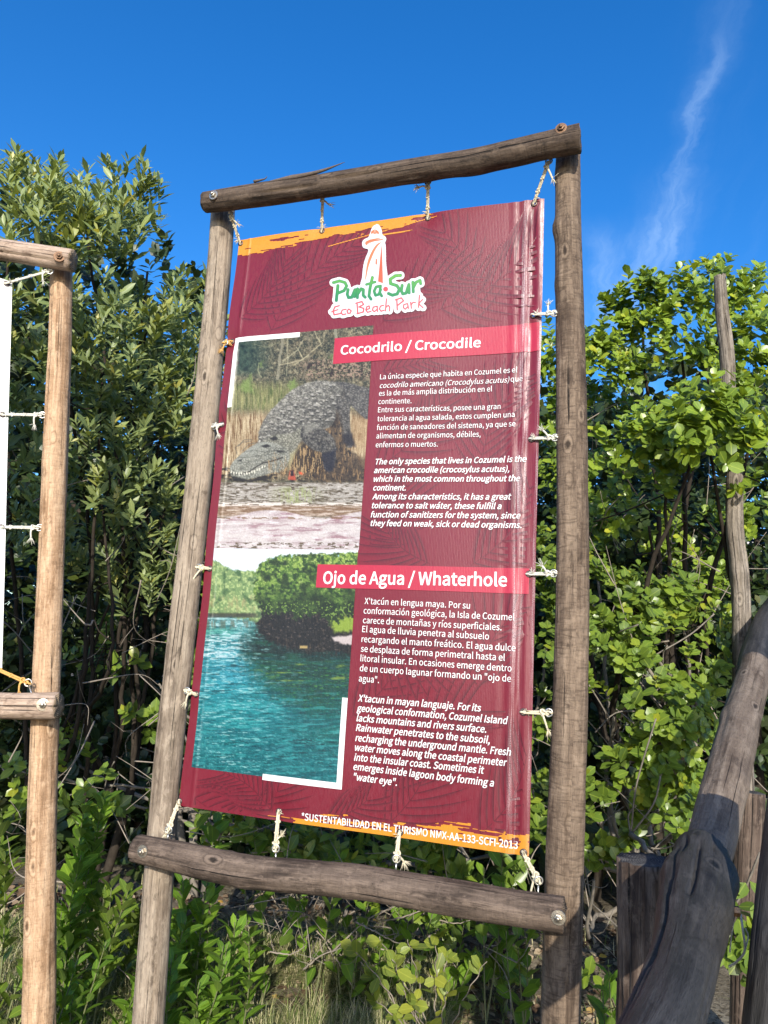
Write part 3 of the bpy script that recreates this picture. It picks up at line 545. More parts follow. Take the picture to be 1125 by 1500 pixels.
    for a in ([(395, 712), (430, 700), (455, 712), (425, 722)], [(445, 668), (478, 655), (495, 672), (470, 682)], [(480, 738), (515, 735), (535, 745), (500, 750)], [(262, 795), (290, 785), (285, 800)]): p.mix(p.soft(a, 3.5) * .9, (36, 34, 34))
    for a, wd in (([(300, 745), (360, 735), (420, 745), (480, 735)], 3), ([(262, 778), (330, 775), (390, 765), (450, 760), (530, 738)], 3), ([(280, 810), (340, 800), (400, 780)], 2.5), ([(430, 725), (470, 720), (520, 728)], 3)): p.mix(np.clip((wd - pdist(X, Y, a)) / 2, 0, 1) * .6, (84, 82, 78))
    for q in ([(340, 684), (290, 690), (250, 720), (262, 760)], [(345, 676), (300, 676), (270, 712)], [(380, 690), (330, 700), (290, 740)]): p.mix(np.clip((3 - pdist(X, Y, q)) / 2, 0, 1) * .8, (104, 100, 92))
    p.mix(p.soft([(560, 850), (580, 848), (592, 884), (596, 906), (550, 902)], 3, 4), (176, 86, 66)); p.mix(p.soft([(562, 852), (580, 850), (584, 880), (566, 882)], 3), (52, 34, 44)); p.mix(p.soft([(612, 855), (640, 866), (636, 876), (614, 870)], 3), (220, 96, 62))
    for k in range(60):
        rx = random.uniform(430, 760); ry = random.uniform(800, 905); p.mix(np.clip((1.6 - pdist(X, Y, [(rx, ry), (rx + random.uniform(-14, 14), ry - random.uniform(25, 70))])) / 1.2, 0, 1) * .8 * (Y > 700), random.choice([(200, 176, 136), (160, 130, 92), (112, 90, 64)]))
    p.c += ((p.n(3.6, 3.6, 60, 2) - .5) * 46)[..., None]
    p.c = (p.c - 120) * 1.12 + 114
    return p.c, None
def lagoon_art(PX, PY):
    p = Paint(PX, PY, 240, 790, 3.516, (20, 120, 125)); X, Y = p.X, p.Y
    d = p.n(10, 10, 1, 3); d2 = p.n(26, 26, 2); r1 = p.n(60, 7, 3); r2 = p.n(28, 4.5, 4); r3 = p.n(110, 16, 5)
    # water
    t = np.clip((Y - 400) / 780, 0, 1); p.mix(np.clip(1 - t * 3, 0, 1), (150, 190, 186)); p.mix(np.clip((t - .25) * 2, 0, 1), (14, 112, 122)); p.mix(np.clip((t - .6) * 2, 0, 1) * .7, (14, 96, 100))
    p.mix(p.zone(440, 520, 30) * np.clip((420 - X) / 100, 0, 1) * .7, (70, 160, 132)); p.mix(np.exp(-(((X - 330) / 180) ** 2 + ((Y - 680) / 170) ** 2)) * .85, (66, 160, 186)); p.mix(np.exp(-(((X - 330) / 260) ** 2 + ((Y - 880) / 150) ** 2)) * .5, (24, 156, 160))
    p.mix(np.clip((r1 - .5) * 5, 0, 1) * .5, (6, 84, 92)); p.mix(np.clip((r2 - .56) * 6, 0, 1) * .55, (8, 72, 80)); p.mix(np.clip((r2 - .60) * 0 + (.42 - r2) * 6, 0, 1) * np.clip(1.1 - t, 0, 1) * .95, (198, 230, 236)); p.mix(np.clip((.38 - r1) * 6, 0, 1) * .5, (110, 186, 192)); p.mix(p.zone(480, 640, 30) * (r2 < .46) * np.clip((620 - X) / 200, 0, 1) * .7, (206, 222, 226))
    sh = smooth_poly([(430, 540), (480, 470), (700, 470), (1010, 500), (1010, 900), (900, 870), (760, 880), (640, 820), (520, 740), (440, 640)]); ms = p.soft(sh, 60, 90); p.mix(ms * .92, (12, 52, 44)); p.mix(np.clip((X - 560) / 300, 0, 1) * p.zone(700, 1150, 120) * .55, (10, 84, 76)); p.mix(ms * p.zone(480, 640, 50) * .85, (14, 32, 32)); p.mix(ms * np.clip((r3 - .5) * 4, 0, 1) * .6, (24, 88, 62)); p.mix(ms * (r2 - .6) * 6 * p.zone(620, 900, 50), (58, 116, 64)); p.mix(ms * np.clip((.40 - r2) * 5, 0, 1) * .5, (84, 130, 132)); p.mix(ms * np.clip(p.n(70, 14, 9) - .62, 0, 1) * 5 * p.zone(620, 760, 30), (112, 134, 60))
    for a, wd in (([(640, 1042), (720, 1032), (800, 1046), (720, 1050), (650, 1044)], 4), ([(390, 1035), (440, 1055), (500, 1076)], 3.5), ([(440, 800), (520, 850), (640, 900)], 2), ([(800, 905), (880, 890), (930, 900)], 3)): p.mix(np.clip((wd - pdist(X, Y + (d - .5) * 14, a)) / 2.5, 0, 1) * .7, (8, 46, 58))
    gl = p.zone(900, 1300, 120); p.mix(gl * np.clip((p.n(16, 5, 10) - .62) * 8, 0, 1) * .6, (96, 178, 178)); p.mix(gl * np.clip(.36 - p.n(9, 12, 11), 0, 1) * 5 * np.clip((450 - X) / 200, 0, 1), (90, 180, 170))
    p.mix(np.clip((r3 - .5) * 5, 0, 1) * .45 * np.clip(t * 2 - .4, 0, 1), (6, 78, 92)); p.mix(np.clip((p.n(80, 9, 93) - .58) * 7, 0, 1) * .5 * np.clip(t * 2 - .3, 0, 1), (70, 176, 176)); p.mix(np.clip((p.n(44, 6, 94) - .64) * 9, 0, 1) * .8 * np.clip((700 - X) / 300, 0, 1), (170, 216, 216)); p.mix(np.clip((.34 - p.n(90, 8, 95)) * 9, 0, 1) * .7, (6, 56, 66))
    # dark bank and roots, then bushes and sky
    bank = smooth_poly([(470, 340), (1010, 380), (1010, 560), (900, 585), (700, 575), (560, 540), (480, 480)]); p.mix(p.soft(bank, 14, 60), (26, 25, 26)); p.mix(p.soft(bank, 12, 40) * np.clip((p.n(14, 4, 12) - .62) * 7, 0, 1) * .7, (112, 98, 92)); p.mix(p.soft(bank, 12, 40) * np.clip((p.n(5, 26, 19) - .66) * 8, 0, 1) * .6, (96, 80, 66)); p.mix(p.soft([(860, 505), (980, 492), (1010, 520), (960, 545), (880, 528)], 5, 14), (200, 186, 184)); p.mix(p.soft([(700, 548), (740, 548), (740, 562), (700, 562)], 3), (176, 152, 98))
    p.mix(p.soft([(850, 420), (1010, 380), (1010, 470), (880, 480)], 10, 26) * .9, (150, 176, 62))
    far = smooth_poly([(150, 130), (260, 110), (340, 150), (420, 160), (500, 150), (500, 400), (440, 412), (330, 396), (150, 380)]); mf = p.soft(far, 6, 34); p.mix(mf, (122, 150, 96)); p.mix(mf * (d - .48) * 5, (178, 196, 132)); p.mix(mf * (.46 - d2) * 5, (74, 104, 66)); p.mix(mf * p.zone(270, 390, 40) * (p.n(9, 30, 13) - .45) * 3, (168, 158, 112)); p.mix(p.zone(375, 408, 10) * np.clip((500 - X) / 40, 0, 1) * .8, (58, 56, 50)); p.mix(p.zone(405, 470, 20) * (p.n(8, 40, 14) > .5) * np.clip((480 - X) / 30, 0, 1) * .6, (90, 96, 80))
    bush = smooth_poly([(462, 230), (480, 160), (510, 120), (560, 90), (640, 75), (760, 66), (900, 70), (1050, 60), (1050, 380), (930, 400), (860, 430), (790, 385), (700, 400), (640, 372), (560, 385), (500, 360), (466, 310)]); mb = p.soft(bush, 7, 90); p.mix(mb, (78, 112, 44)); sun = np.clip((330 - Y) / 220, 0, 1)
    p.mix(mb * np.clip((p.n(11, 9, 15) - .44) * 5, 0, 1) * (.35 + .65 * sun), (146, 174, 78)); p.mix(mb * np.clip((p.n(7, 6, 16) - .58) * 6, 0, 1) * (.3 + .7 * sun), (196, 212, 130)); p.mix(mb * np.clip((.47 - p.n(16, 14, 17)) * 7, 0, 1) * .9, (32, 56, 26)); p.mix(mb * np.clip((Y - 230 + (p.n(60, 60, 91) - .5) * 300) / 150, 0, 1) * .85, (24, 38, 22)); p.mix(mb * np.clip((.45 - p.n(48, 40, 92)) * 6, 0, 1) * .7, (26, 42, 20)); p.mix(mb * p.zone(300, 430, 30) * (p.n(8, 7, 18) > .66), (120, 150, 70))
    skyp = [(100, 0), (1050, 0), (1050, 64), (900, 72), (640, 78), (560, 92), (505, 122), (470, 160), (420, 162), (340, 150), (262, 108), (100, 130)]; ms = p.soft(skyp, 4, 26); p.mix(ms, (232, 240, 248))
    p.c += ((p.n(3.4, 3.4, 61, 2) - .5) * 34)[..., None]; return p.c, None
def emblem_art(PX, PY):
    p = Paint(PX, PY, 470, 320, 6.618, (240, 245, 252)); X, Y = p.X, p.Y
    G = [([(165, 652), (158, 720), (150, 795)], 12), ([(122, 622), (180, 606), (235, 622), (250, 655), (225, 700), (165, 725)], 11), ([(264, 690), (256, 735), (268, 768), (300, 764), (330, 692)], 11), ([(333, 690), (326, 758)], 11), ([(356, 682), (354, 768)], 11), ([(356, 735), (390, 682), (412, 690), (410, 745), (430, 764)], 11), ([(500, 572), (478, 670), (466, 752), (486, 782)], 11), ([(442, 640), (526, 616)], 9), ([(578, 655), (536, 664), (516, 705), (530, 746), (562, 736), (580, 690)], 10), ([(578, 655), (572, 722), (590, 752)], 10),
         ([(772, 552), (722, 556), (672, 590), (676, 632), (738, 652), (762, 688), (740, 732), (694, 744), (656, 728)], 12), ([(788, 648), (780, 700), (794, 732), (826, 724), (852, 642)], 11), ([(854, 640), (856, 722)], 11), ([(892, 618), (896, 712)], 11), ([(896, 672), (924, 618), (962, 600), (968, 632)], 11)]
    E_ = [([(178, 846), (136, 858), (120, 895), (128, 934), (190, 922)], 7), ([(104, 906), (166, 884)], 6), ([(244, 880), (208, 888), (196, 912), (212, 934), (242, 926)], 6.5), ([(272, 878), (254, 896), (262, 920), (284, 918), (294, 896), (272, 878)], 6.5), ([(352, 832), (357, 918)], 7), ([(340, 822), (398, 806), (414, 834), (370, 858), (416, 872), (412, 906), (352, 924)], 7), ([(440, 886), (474, 872), (468, 848), (446, 856), (436, 886), (452, 910), (486, 900)], 6.5), ([(542, 852), (508, 860), (500, 888), (518, 904), (546, 880)], 6.5), ([(546, 850), (549, 902)], 6.5), ([(608, 842), (578, 850), (568, 878), (584, 900), (612, 890)], 6.5), ([(636, 780), (626, 896)], 6.5), ([(630, 862), (654, 842), (668, 860), (666, 896)], 6.5), ([(736, 782), (741, 886)], 7), ([(722, 790), (780, 770), (802, 798), (745, 842)], 7), ([(836, 826), (804, 836), (800, 864), (818, 880), (842, 856)], 6.5), ([(841, 826), (849, 872)], 6.5), ([(870, 812), (878, 870)], 6.5), ([(876, 838), (894, 812), (916, 816)], 6.5), ([(956, 746), (946, 862)], 6.5), ([(986, 786), (948, 826), (990, 866)], 6.5)]
    dg = np.min([pdist(X, Y, a) - w_ for a, w_ in G], axis=0); de = np.min([pdist(X, Y, a) - w_ for a, w_ in E_], axis=0); dot = np.hypot(X - 628, Y - 685) - 24
    house = smooth_poly([(542, 52), (500, 80), (474, 145), (458, 180), (412, 206), (398, 245), (412, 286), (458, 306), (432, 380), (412, 450), (400, 560), (395, 690), (636, 700), (634, 420), (630, 262), (624, 236), (636, 204), (628, 176), (600, 158), (590, 108), (566, 62), (542, 52)], 4)
    al = (np.minimum(np.minimum(dg, de), dot) < 29) | inpoly(X, Y, house) | inpoly(X, Y, [(130, 720), (960, 640), (985, 850), (130, 915)])
    edge = np.minimum(dg, de); p.mix((edge < 29) & (edge > 14) & ~inpoly(X, Y, house), (250, 250, 250))
    O = (235, 128, 84)
    p.mix(p.soft(smooth_poly([(484, 150), (490, 124), (524, 108), (556, 124), (564, 150), (540, 146), (524, 152), (505, 146), (484, 150)], 4), 1.5), O)
    for x in (506, 524, 542): p.mix(np.clip((1.8 - pdist(X, Y, [(524, 110), (x, 150)])) / 1.2, 0, 1) * .7, (240, 245, 252))
    for x in (492, 518, 536, 554): p.mix(np.clip((1.8 - pdist(X, Y, [(x, 150), (x, 186)])) / 1.2, 0, 1), (215, 170, 150))
    p.mix(np.clip((3 - pdist(X, Y, [(524, 108), (530, 84)])) / 1.2, 0, 1), (225, 160, 130))
    p.mix(p.soft([(428, 238), (438, 222), (476, 204), (576, 186), (580, 192), (535, 203), (606, 199), (598, 209), (520, 222), (466, 238), (452, 248), (450, 262), (434, 254)], 1.5), O)
    for x in (462, 480, 498): p.mix(np.clip((2 - pdist(X, Y, [(x, 232), (x + 2, 264)])) / 1.2, 0, 1), O)
    cr = [(592, 226), (545, 248), (505, 300), (470, 370), (446, 450), (430, 580), (436, 590), (462, 470), (492, 385), (525, 310), (556, 262), (592, 226)]; p.mix(p.soft(smooth_poly(cr, 4), 1.5), (238, 134, 88))
    p.mix(p.soft([(588, 244), (596, 400), (602, 628), (554, 612), (572, 420)], 1.5), (238, 104, 70)); p.mix(p.soft([(531, 393), (546, 393), (545, 447), (530, 447)], 1.5), (226, 122, 84))
    tg = np.clip((Y - 560) / 220, 0, 1)[..., None]; green = np.array([112, 186, 74]) * (1 - tg) + np.array([36, 142, 92]) * tg
    p.mix(np.clip(.5 - (np.hypot(np.minimum(dg, 9), 0) - 3.5) / 3, 0, 1) * (dg > -2), (46, 110, 76)); a = np.clip(.5 - dg / 2.5, 0, 1)[..., None]; p.c = p.c * (1 - a) + green * a
    p.mix(np.clip(.5 - de / 2.5, 0, 1), (226, 92, 96)); p.mix(np.clip(.5 - dot / 2.5, 0, 1), (240, 88, 92)); return p.c, al.astype(float)
def top_brush(PX, PY):
    p = Paint(PX, PY, 0, 0, 1.0, (240, 160, 50)); X, Y = p.X, p.Y
    yt = 352 - (X - 350) * .1387; dep = np.interp(X, [340, 352, 380, 410, 440, 472, 500, 530, 560, 600, 618, 628, 640], [24, 24, 22, 20, 17, 13, 15, 17, 18, 14, 6, 1.5, 0]); yy = Y - yt
    st = fbm(np.stack([X / 34, (Y - yt) / 2.3], -1), 5, 3); rg = fbm(np.stack([X / 6, (Y - yt) / 3], -1), 6, 3)
    al = yy < dep + (st - .5) * 16 - 1.5 * (rg - .5); fr_ = np.clip((X - 470) / 150, 0, 1); al &= ~((st > .66 - .14 * fr_) & (yy > 5 - 3 * fr_)) & (X < 648); al |= (np.abs(yy - 18 + (X - 545) * .14) < 1.0) & (X > 480) & (X < 640)
    al |= (np.abs(yy - 24 + (X - 545) * .1) < 2.6 * (st > .45)) & (X > 555) & (X < 610); return p.c, al.astype(float)
def foot_brush(PX, PY):
    p = Paint(PX, PY, 0, 0, 1.0, (238, 158, 44)); X, Y = p.X, p.Y
    yb = 1180 + (X - 262) * .1462; dep = np.interp(X, [390, 425, 436, 470, 500, 530, 580, 640, 700, 740, 775, 800], [0, 1, 7, 11, 16, 19, 23, 28, 31, 33, 34, 35]); yy = yb - Y
    st = fbm(np.stack([X / 30, yy / 2.4], -1), 15, 3); al = yy < dep + (st - .5) * 13; al &= ~((st > .63) & (yy > 3 + (X - 440) * .03)) & (X > 425); al |= (np.abs(yy - 5 - (X - 400) * .03) < .9) & (X > 392) & (X < 470); al |= (np.abs(yy - dep - 5) < 1.8 * (st > .5)) & (X > 460) & (X < 510); al |= (np.abs(yy - dep - 4) < 2.2 * (st > .45)) & (X > 640) & (X < 690); return p.c, al.astype(float)
def rect(*px):
    q = np.array([uv(*a) for a in px]); return q[:, 0].min(), q[:, 0].max(), q[:, 1].min(), q[:, 1].max()
# palm fronds printed across the maroon
def frond(p0, p1, bend, size, n, k):
    a = np.array(uv(*p0)); b = np.array(uv(*p1)); d = b - a; Ln = np.linalg.norm(d); pr_ = np.array([-d[1], d[0]]) / Ln; V_ = []; F_ = []; A_ = []; base = 0
    def add(P, w0, o):
        nonlocal base
        P = np.array(P); T = np.gradient(P, axis=0); T /= np.linalg.norm(T, axis=1)[:, None] + 1e-9; Nn = np.stack([-T[:, 1], T[:, 0]], -1); m = len(P); ww = w0 * np.sin(np.linspace(.25, math.pi, m)) ** .8
        V_.append(np.column_stack([P, np.full(m, o)])); V_.append(np.column_stack([P + Nn * (ww * .35)[:, None], np.full(m, o)])); V_.append(np.column_stack([P + Nn * ww[:, None], np.full(m, o)]))
        A_.append(np.linspace(.9, .75, m)); A_.append(np.full(m, .42)); A_.append(np.zeros(m))
        for s in range(m - 1):
            for c in (0, 1): i0 = base + c * m + s; F_.append((i0, i0 + m, i0 + m + 1, i0 + 1))
        base += 3 * m
    o = .00035 + .00012 * k; ts = np.linspace(0, 1, 14); mid = [a + d * t + pr_ * bend * Ln * math.sin(math.pi * t) for t in ts]; add(mid, .005, o)
    n = int(n * .72)
    for i in range(n):
        t = .04 + .94 * i / n; c = a + d * t + pr_ * bend * Ln * math.sin(math.pi * t); tg = d / Ln + pr_ * bend * math.pi * math.cos(math.pi * t); tg /= np.linalg.norm(tg); sz = size * (math.sin(math.pi * min(1, .22 + .7 * t)) ** .7) * random.uniform(.85, 1.1)
        for sg in (-1, 1):
            an = math.radians(52 - 22 * t) * sg; e = np.array([tg[0] * math.cos(an) - tg[1] * math.sin(an), tg[0] * math.sin(an) + tg[1] * math.cos(an)]); pts = [c + e * sz * s + tg * sz * .22 * s * s for s in np.linspace(0, 1, 8)]; add(pts if sg > 0 else pts, random.uniform(.011, .016) * (1 if sg > 0 else -1), o + .000002 * i)
    return np.vstack(V_), F_, np.concatenate(A_)
FR = [((395, 492), (545, 345), -.12, .16, 20), ((350, 470), (425, 372), .1, .13, 16), ((640, 455), (795, 330), .12, .17, 18), ((560, 475), (690, 395), -.1, .14, 15), ((700, 470), (640, 330), .1, .13, 15), ((560, 545), (640, 525), .0, .12, 12), ((700, 700), (775, 540), -.1, .15, 18), ((545, 690), (660, 560), .1, .14, 16), ((540, 800), (600, 700), .1, .13, 15), ((630, 826), (560, 765), -.1, .15, 14), ((690, 828), (780, 700), .12, .16, 17), ((545, 900), (640, 960), .12, .16, 16), ((700, 1010), (775, 880), -.12, .15, 16), ((515, 1050), (600, 930), .1, .14, 15), ((560, 1165), (700, 1030), -.1, .17, 18), ((560, 1215), (640, 1070), .1, .16, 17), ((700, 1225), (775, 1090), .1, .15, 16), ((280, 1165), (420, 1145), .25, .15, 20), ((400, 1190), (320, 1130), .1, .14, 16), ((480, 1195), (545, 1165), .1, .10, 12), ((342, 780), (322, 640), .1, .05, 12), ((290, 1110), (300, 960), .1, .04, 12), ((322, 640), (345, 520), .1, .04, 12)]
VV = []; FF = []; AA = []; b0 = 0
for k, (p0, p1, be, sz, n) in enumerate(FR):
    V_, F_, A_ = frond(p0, p1, be, sz * 1.2, n, k % 4); VV.append(V_); FF += [tuple(i + b0 for i in q) for q in F_]; AA.append(A_ * .95); b0 += len(V_)
VV = np.vstack(VV); AA = np.concatenate(AA); F0 = np.array(FF); okk = ((VV[:, 0] > .006) & (VV[:, 0] < BW - .006) & (VV[:, 1] > .004) & (VV[:, 1] < BH - .004)); okf = okk[F0].all(1)
for gu, gv in GROM: okf &= (np.hypot(VV[F0, 0].mean(1) - gu, VV[F0, 1].mean(1) - gv) > .012)
F0 = F0[okf]; PW = BP(VV[:, 0], VV[:, 1], 0.0) + VV[:, 2:3] * NN
obj('printed_palm_fronds', PW, F0, V_frond, bn, uvs=VV[:, :2][F0.ravel()], attr={'ink': AA})
# photographs, bars, brackets
u0, u1, v0, v1 = rect((347, 500), (340, 640), (527, 800), (540, 560), (548, 482)); uL = np.mean([uv(346.5, 495)[0], uv(314, 802)[0]]); uR = np.mean([uv(548, 480)[0], uv(527, 803)[0]]); vT = np.mean([uv(346.5, 494)[1], uv(548, 481)[1]]); vM = np.mean([uv(314, 803)[1], uv(527, 806)[1]])
vB = np.mean([uv(278.4, 1127)[1], uv(491, 1146)[1]]); uR2 = np.mean([uv(527, 806)[0], uv(500, 1156)[0]]); bt_ = uv(350, 495)[0]
sheet('crocodile_photo', uL, uR, vT, vM, .0021, V_col, .0012, croc_art)
sheet('lagoon_photo', uL, uR2, vM, vB, .0021, V_col, .0012, lagoon_art)
tk = .0185
def wbar(a, b, c, d, off=.0019): return sheet('white_corner_bracket', a, b, c, d, .009, V_white, off)
wbar(uL, uv(441, 486)[0], vT, vT + tk); wbar(uL, uL + tk, vT + tk, uv(340, 598)[1])
vO = uv(500, 1156)[1]; wbar(uv(387, 1136)[0], uR2, vO - tk, vO); wbar(uR2 - tk, uR2, uv(505, 1021.8)[1], vO - tk)
def hbar(p0, p1, ur): a = uv(*p0); b = uv(*p1); return sheet('crimson_heading_bar', (a[0] + b[0]) / 2, ur, a[1], b[1], .008, V_pink2, .0022)
V_pink2 = vinyl('crimson_bar_ink', (.35, .016, .042)); hbar((491, 497), (489.7, 534.5), BW - .004); hbar((465, 826.6), (463.4, 860.6), uv(775, 850)[0])
u0, u1, v0, v1 = rect((345, 345), (648, 312), (345, 380), (640, 345), (560, 350)); sheet('orange_brush_stripe', .001, u1, .0005, .095, .0019, V_col, .0011, top_brush)
sheet('orange_brush_stripe', uv(390, 1190)[0], BW - .001, BH - .10, BH - .0005, .0019, V_col, .0011, foot_brush)
u0, u1, v0, v1 = rect((480, 335), (480, 467), (625, 455), (552, 327), (626, 396)); sheet('lighthouse_emblem', u0 - .01, u1 + .012, v0 - .012, v1 + .012, .0011, V_col, .0024, emblem_art)
# lettering
FONTS = {}
def font(nm):
    if nm not in FONTS:
        FONTS[nm] = None
        try:
            for r_, _, fs in os.walk(os.path.join(bpy.utils.resource_path('LOCAL'), 'datafiles', 'fonts')):
                if nm in fs: FONTS[nm] = bpy.data.fonts.load(os.path.join(r_, nm))
        except Exception: pass
    return FONTS[nm]
def text_mesh(s, bold, shear):
    c = bpy.data.curves.new('t', 'FONT'); c.body = s; c.size = 1; c.shear = shear; c.offset = bold; c.resolution_u = 3
    ff = font(TF)
    if ff: c.font = ff
    o = bpy.data.objects.new('t', c); me = bpy.data.meshes.new_from_object(o); n = len(me.vertices); v = np.zeros(n * 3); me.vertices.foreach_get('co', v); f = [tuple(p.vertices) for p in me.polygons]
    bpy.data.objects.remove(o); bpy.data.meshes.remove(me); bpy.data.curves.remove(c); return v.reshape(-1, 3)[:, :2], f
TF = 'Noto Sans CJK Regular.woff2'
CAPH = []
def lettering(name, lines, em, bold, shear, mat, gap=None):
    VV = []; FF = []; b0 = 0
    for ln in lines:
        s, p0, p1 = ln[:3]; sh = ln[3] if len(ln) > 3 else shear
        if not CAPH: CAPH.append(float(np.ptp(text_mesh('H', 0, 0)[0][:, 1])))
        v, f = text_mesh(s, bold * CAPH[0] / .73, sh); v = v * (.70 / CAPH[0]); a = np.array(uv(*p0)); b = np.array(uv(*p1)); x0, x1 = v[:, 0].min(), v[:, 0].max(); d = b - a; Ln = np.linalg.norm(d); d /= Ln; up_ = np.array([d[1], -d[0]])
        q = a + np.outer((v[:, 0] - x0) * Ln / (x1 - x0), d) + np.outer(v[:, 1] * em, up_); VV.append(q); FF += [tuple(i + b0 for i in t) for t in f]; b0 += len(v)
    q = np.vstack(VV); P = BP(q[:, 0], q[:, 1], .0032); F2 = [t[::-1] for t in FF]
    obj(name, P, FF, mat, bn, smooth=False, uvs=q[np.concatenate([np.array(t) for t in FF])])
PX2 = .00222
lettering('heading_text', [('Cocodrilo / Crocodile', (500, 521), (703.5, 507))], 21 * PX2, .022, 0, V_white)
lettering('heading_text', [('Ojo de Agua / Whaterhole', (473.4, 855), (743, 859))], 25.5 * PX2, .022, 0, V_white)
lettering('paragraph_text', [('La única especie que habita en Cozumel es el', (557.7, 557), (757, 544)), ('cocodrilo americano (Crocodylus acutus)', (557.4, 569.7), (745.5, 558.6), .22), ('que', (747.5, 558.2), (765, 557)), ('es la de más amplia distribución en el', (556, 581), (720, 572)), ('continente.', (555, 593), (603, 591)), ('Entre sus características, posee una gran', (554.5, 605), (732.6, 598)), ('tolerancia al agua salada, estos cumplen una', (553.6, 618), (753.4, 610)), ('función de saneadores del sistema, ya que se', (552.7, 630.8), (754.6, 623.8)), ('alimentan de organismos, débiles,', (552, 643), (703.5, 639)), ('enfermos o muertos.', (551, 656), (641, 654))], 11.6 * PX2, .004, 0, V_white)
lettering('bold_paragraph_text', [('The only species that lives in Cozumel is the', (550.7, 681), (771, 676)), ('american crocodile (crocosylus acutus),', (548.6, 693.5), (746, 690.6)), ('which in the most common throughout the', (548, 706.2), (761.6, 704.7)), ('continent.', (547.5, 719), (595, 719)), ('Among its characteristics, it has a great', (546, 732), (749, 731.7)), ('tolerance to salt wáter, these fulfill a', (545.4, 745), (734.6, 745.7)), ('function of sanitizers for the system, since', (544, 758.4), (762.5, 759.6)), ('they feed on weak, sick or dead organisms.', (543.7, 771), (764, 773.6))], 12.2 * PX2, .020, .2, V_white)
lettering('paragraph_text', [("X'tacún en lengua maya. Por su", (535.4, 885), (689.4, 892)), ('conformación geológica, la Isla de Cozumel', (534, 899), (754, 909)), ('carece de montañas y ríos superficiales.', (533, 913), (735, 923.6)), ('El agua de lluvia penetra al subsuelo', (532, 926), (717, 937)), ('recargando el manto freático. El agua dulce', (531, 940.5), (755.6, 954)), ('se desplaza de forma perimetral hasta el', (530, 954.6), (740, 968)), ('litoral insular. En ocasiones emerge dentro', (529.4, 968.6), (750, 983.8)), ('de un cuerpo lagunar formando un "ojo de', (528.4, 983), (749, 998.8)), ('agua".', (527, 998), (556.6, 1000.5))], 12.6 * PX2, .006, 0, V_white)
lettering('bold_paragraph_text', [("X'tacun in mayan languaje. For its", (525.5, 1027), (705.7, 1042)), ('geological conformation, Cozumel Island', (524, 1041.5), (744.7, 1060.6)), ('lacks mountains and rivers surface.', (523.6, 1056), (713, 1073)), ('Rainwater penetrates to the subsoil,', (522.6, 1070), (718, 1089)), ('recharging the underground mantle. Fresh', (521.7, 1085), (749, 1106.6)), ('water moves along the coastal perimeter', (521, 1099), (743.4, 1122)), ('into the insular coast. Sometimes it', (519.8, 1113.5), (709.8, 1133)), ('emerges inside lagoon body forming a', (518.8, 1127), (724, 1151.8)), ('"water eye".', (519, 1142), (582, 1150.8))], 13.0 * PX2, .020, .2, V_white)
lettering('footer_text', [('*SUSTENTABILIDAD EN EL TURISMO NMX-AA-133-SCFI-2013', (443.4, 1200), (758.5, 1243.5))], 13.0 * PX2, .020, 0, V_white)
# ------------------------------------------------------------------ neighbouring sign at the left
lf = thing('sign_frame', 'pale tan log post and short beams of the neighbouring sign at the far left', 'sign frame', at(75, 900, 2.72) * [1, 1, 0])
LD = 2.72
lp = drop([at(90, 372, LD), at(88, 500, LD), at(83, 620, LD), at(76, 800, LD), at(68, 1000, LD), at(62, 1180, LD), at(59, 1350, LD), at(57, 1500, LD)])
log('post', lp, [.041, .042, .0445, .045, .046, .047, .050, .052, .054], [W_tan, E_tan], lf, seed=21, lump=.03, knots=[(.26, .3, .006, .02), (.5, 5.9, .003, .02)], cracks=[(.0, .4, .75, .005)])
lo = .095
def lat(x, y, o=lo): return at(x, y, LD - o)
log('crossbeam', [at(-420, 322, 2.2), at(-140, 345, 2.42), lat(-10, 364), lat(50, 373), lat(107, 382)], [.045, .043, .0405, .041, .0415], [W_tanb, E_tan], lf, seed=25, cracks=[(.6, .97, .9, .009)], jag=.004, knots=[(.9, 1.2, .003, .02)])
log('crossbeam', [at(-420, 1024, 2.2), at(-140, 1028, 2.42), lat(-10, 1033), lat(40, 1034), lat(86, 1034)], [.047, .045, .044, .044, .045], [W_tanb, E_tan], lf, seed=27, cracks=[(.5, .98, .3, .006)], jag=.006)
nl = np.array([.20, -.98, 0])
bolt(lf, lat(87, 376, lo + .040), nl, .015, True); bolt(lf, lat(63, 1032, lo + .043), nl, .015)
lb = thing('banner', 'white banner of the neighbouring sign, only its right edge in view', 'banner', at(-200, 700, 2.5))
lq0 = at(17, 700, 2.66); ld = at(-600, 690, 2.1) - lq0; ld[2] = 0; ld /= np.linalg.norm(ld); lnrm = np.cross(ld, (0, 0, 1)); lnrm = lnrm if lnrm[1] < 0 else -lnrm
zt, zb = at(17, 413, 2.66)[2], at(3, 982, 2.66)[2]; nu_, nv_ = 50, 120; U, V = np.meshgrid(np.linspace(0, 1.1, nu_), np.linspace(0, 1, nv_)); xs = np.interp(V, [0, .12, .5, 1], [0, .006, .033, .046])
edge = np.array([at(np.interp(t, [0, .35, .7, 1], [18, 12, 7, 3]), 413 + 569 * t, 2.66) for t in np.linspace(0, 1, nv_)]); P = edge[:, None, :] + U[..., None] * ld + (.006 * np.sin(U * 14 + V * 3) + .004 * np.sin(V * 11))[..., None] * lnrm
idx = np.arange(U.size).reshape(U.shape); q = np.stack([idx[:-1, :-1], idx[:-1, 1:], idx[1:, 1:], idx[1:, :-1]], -1).reshape(-1, 4)
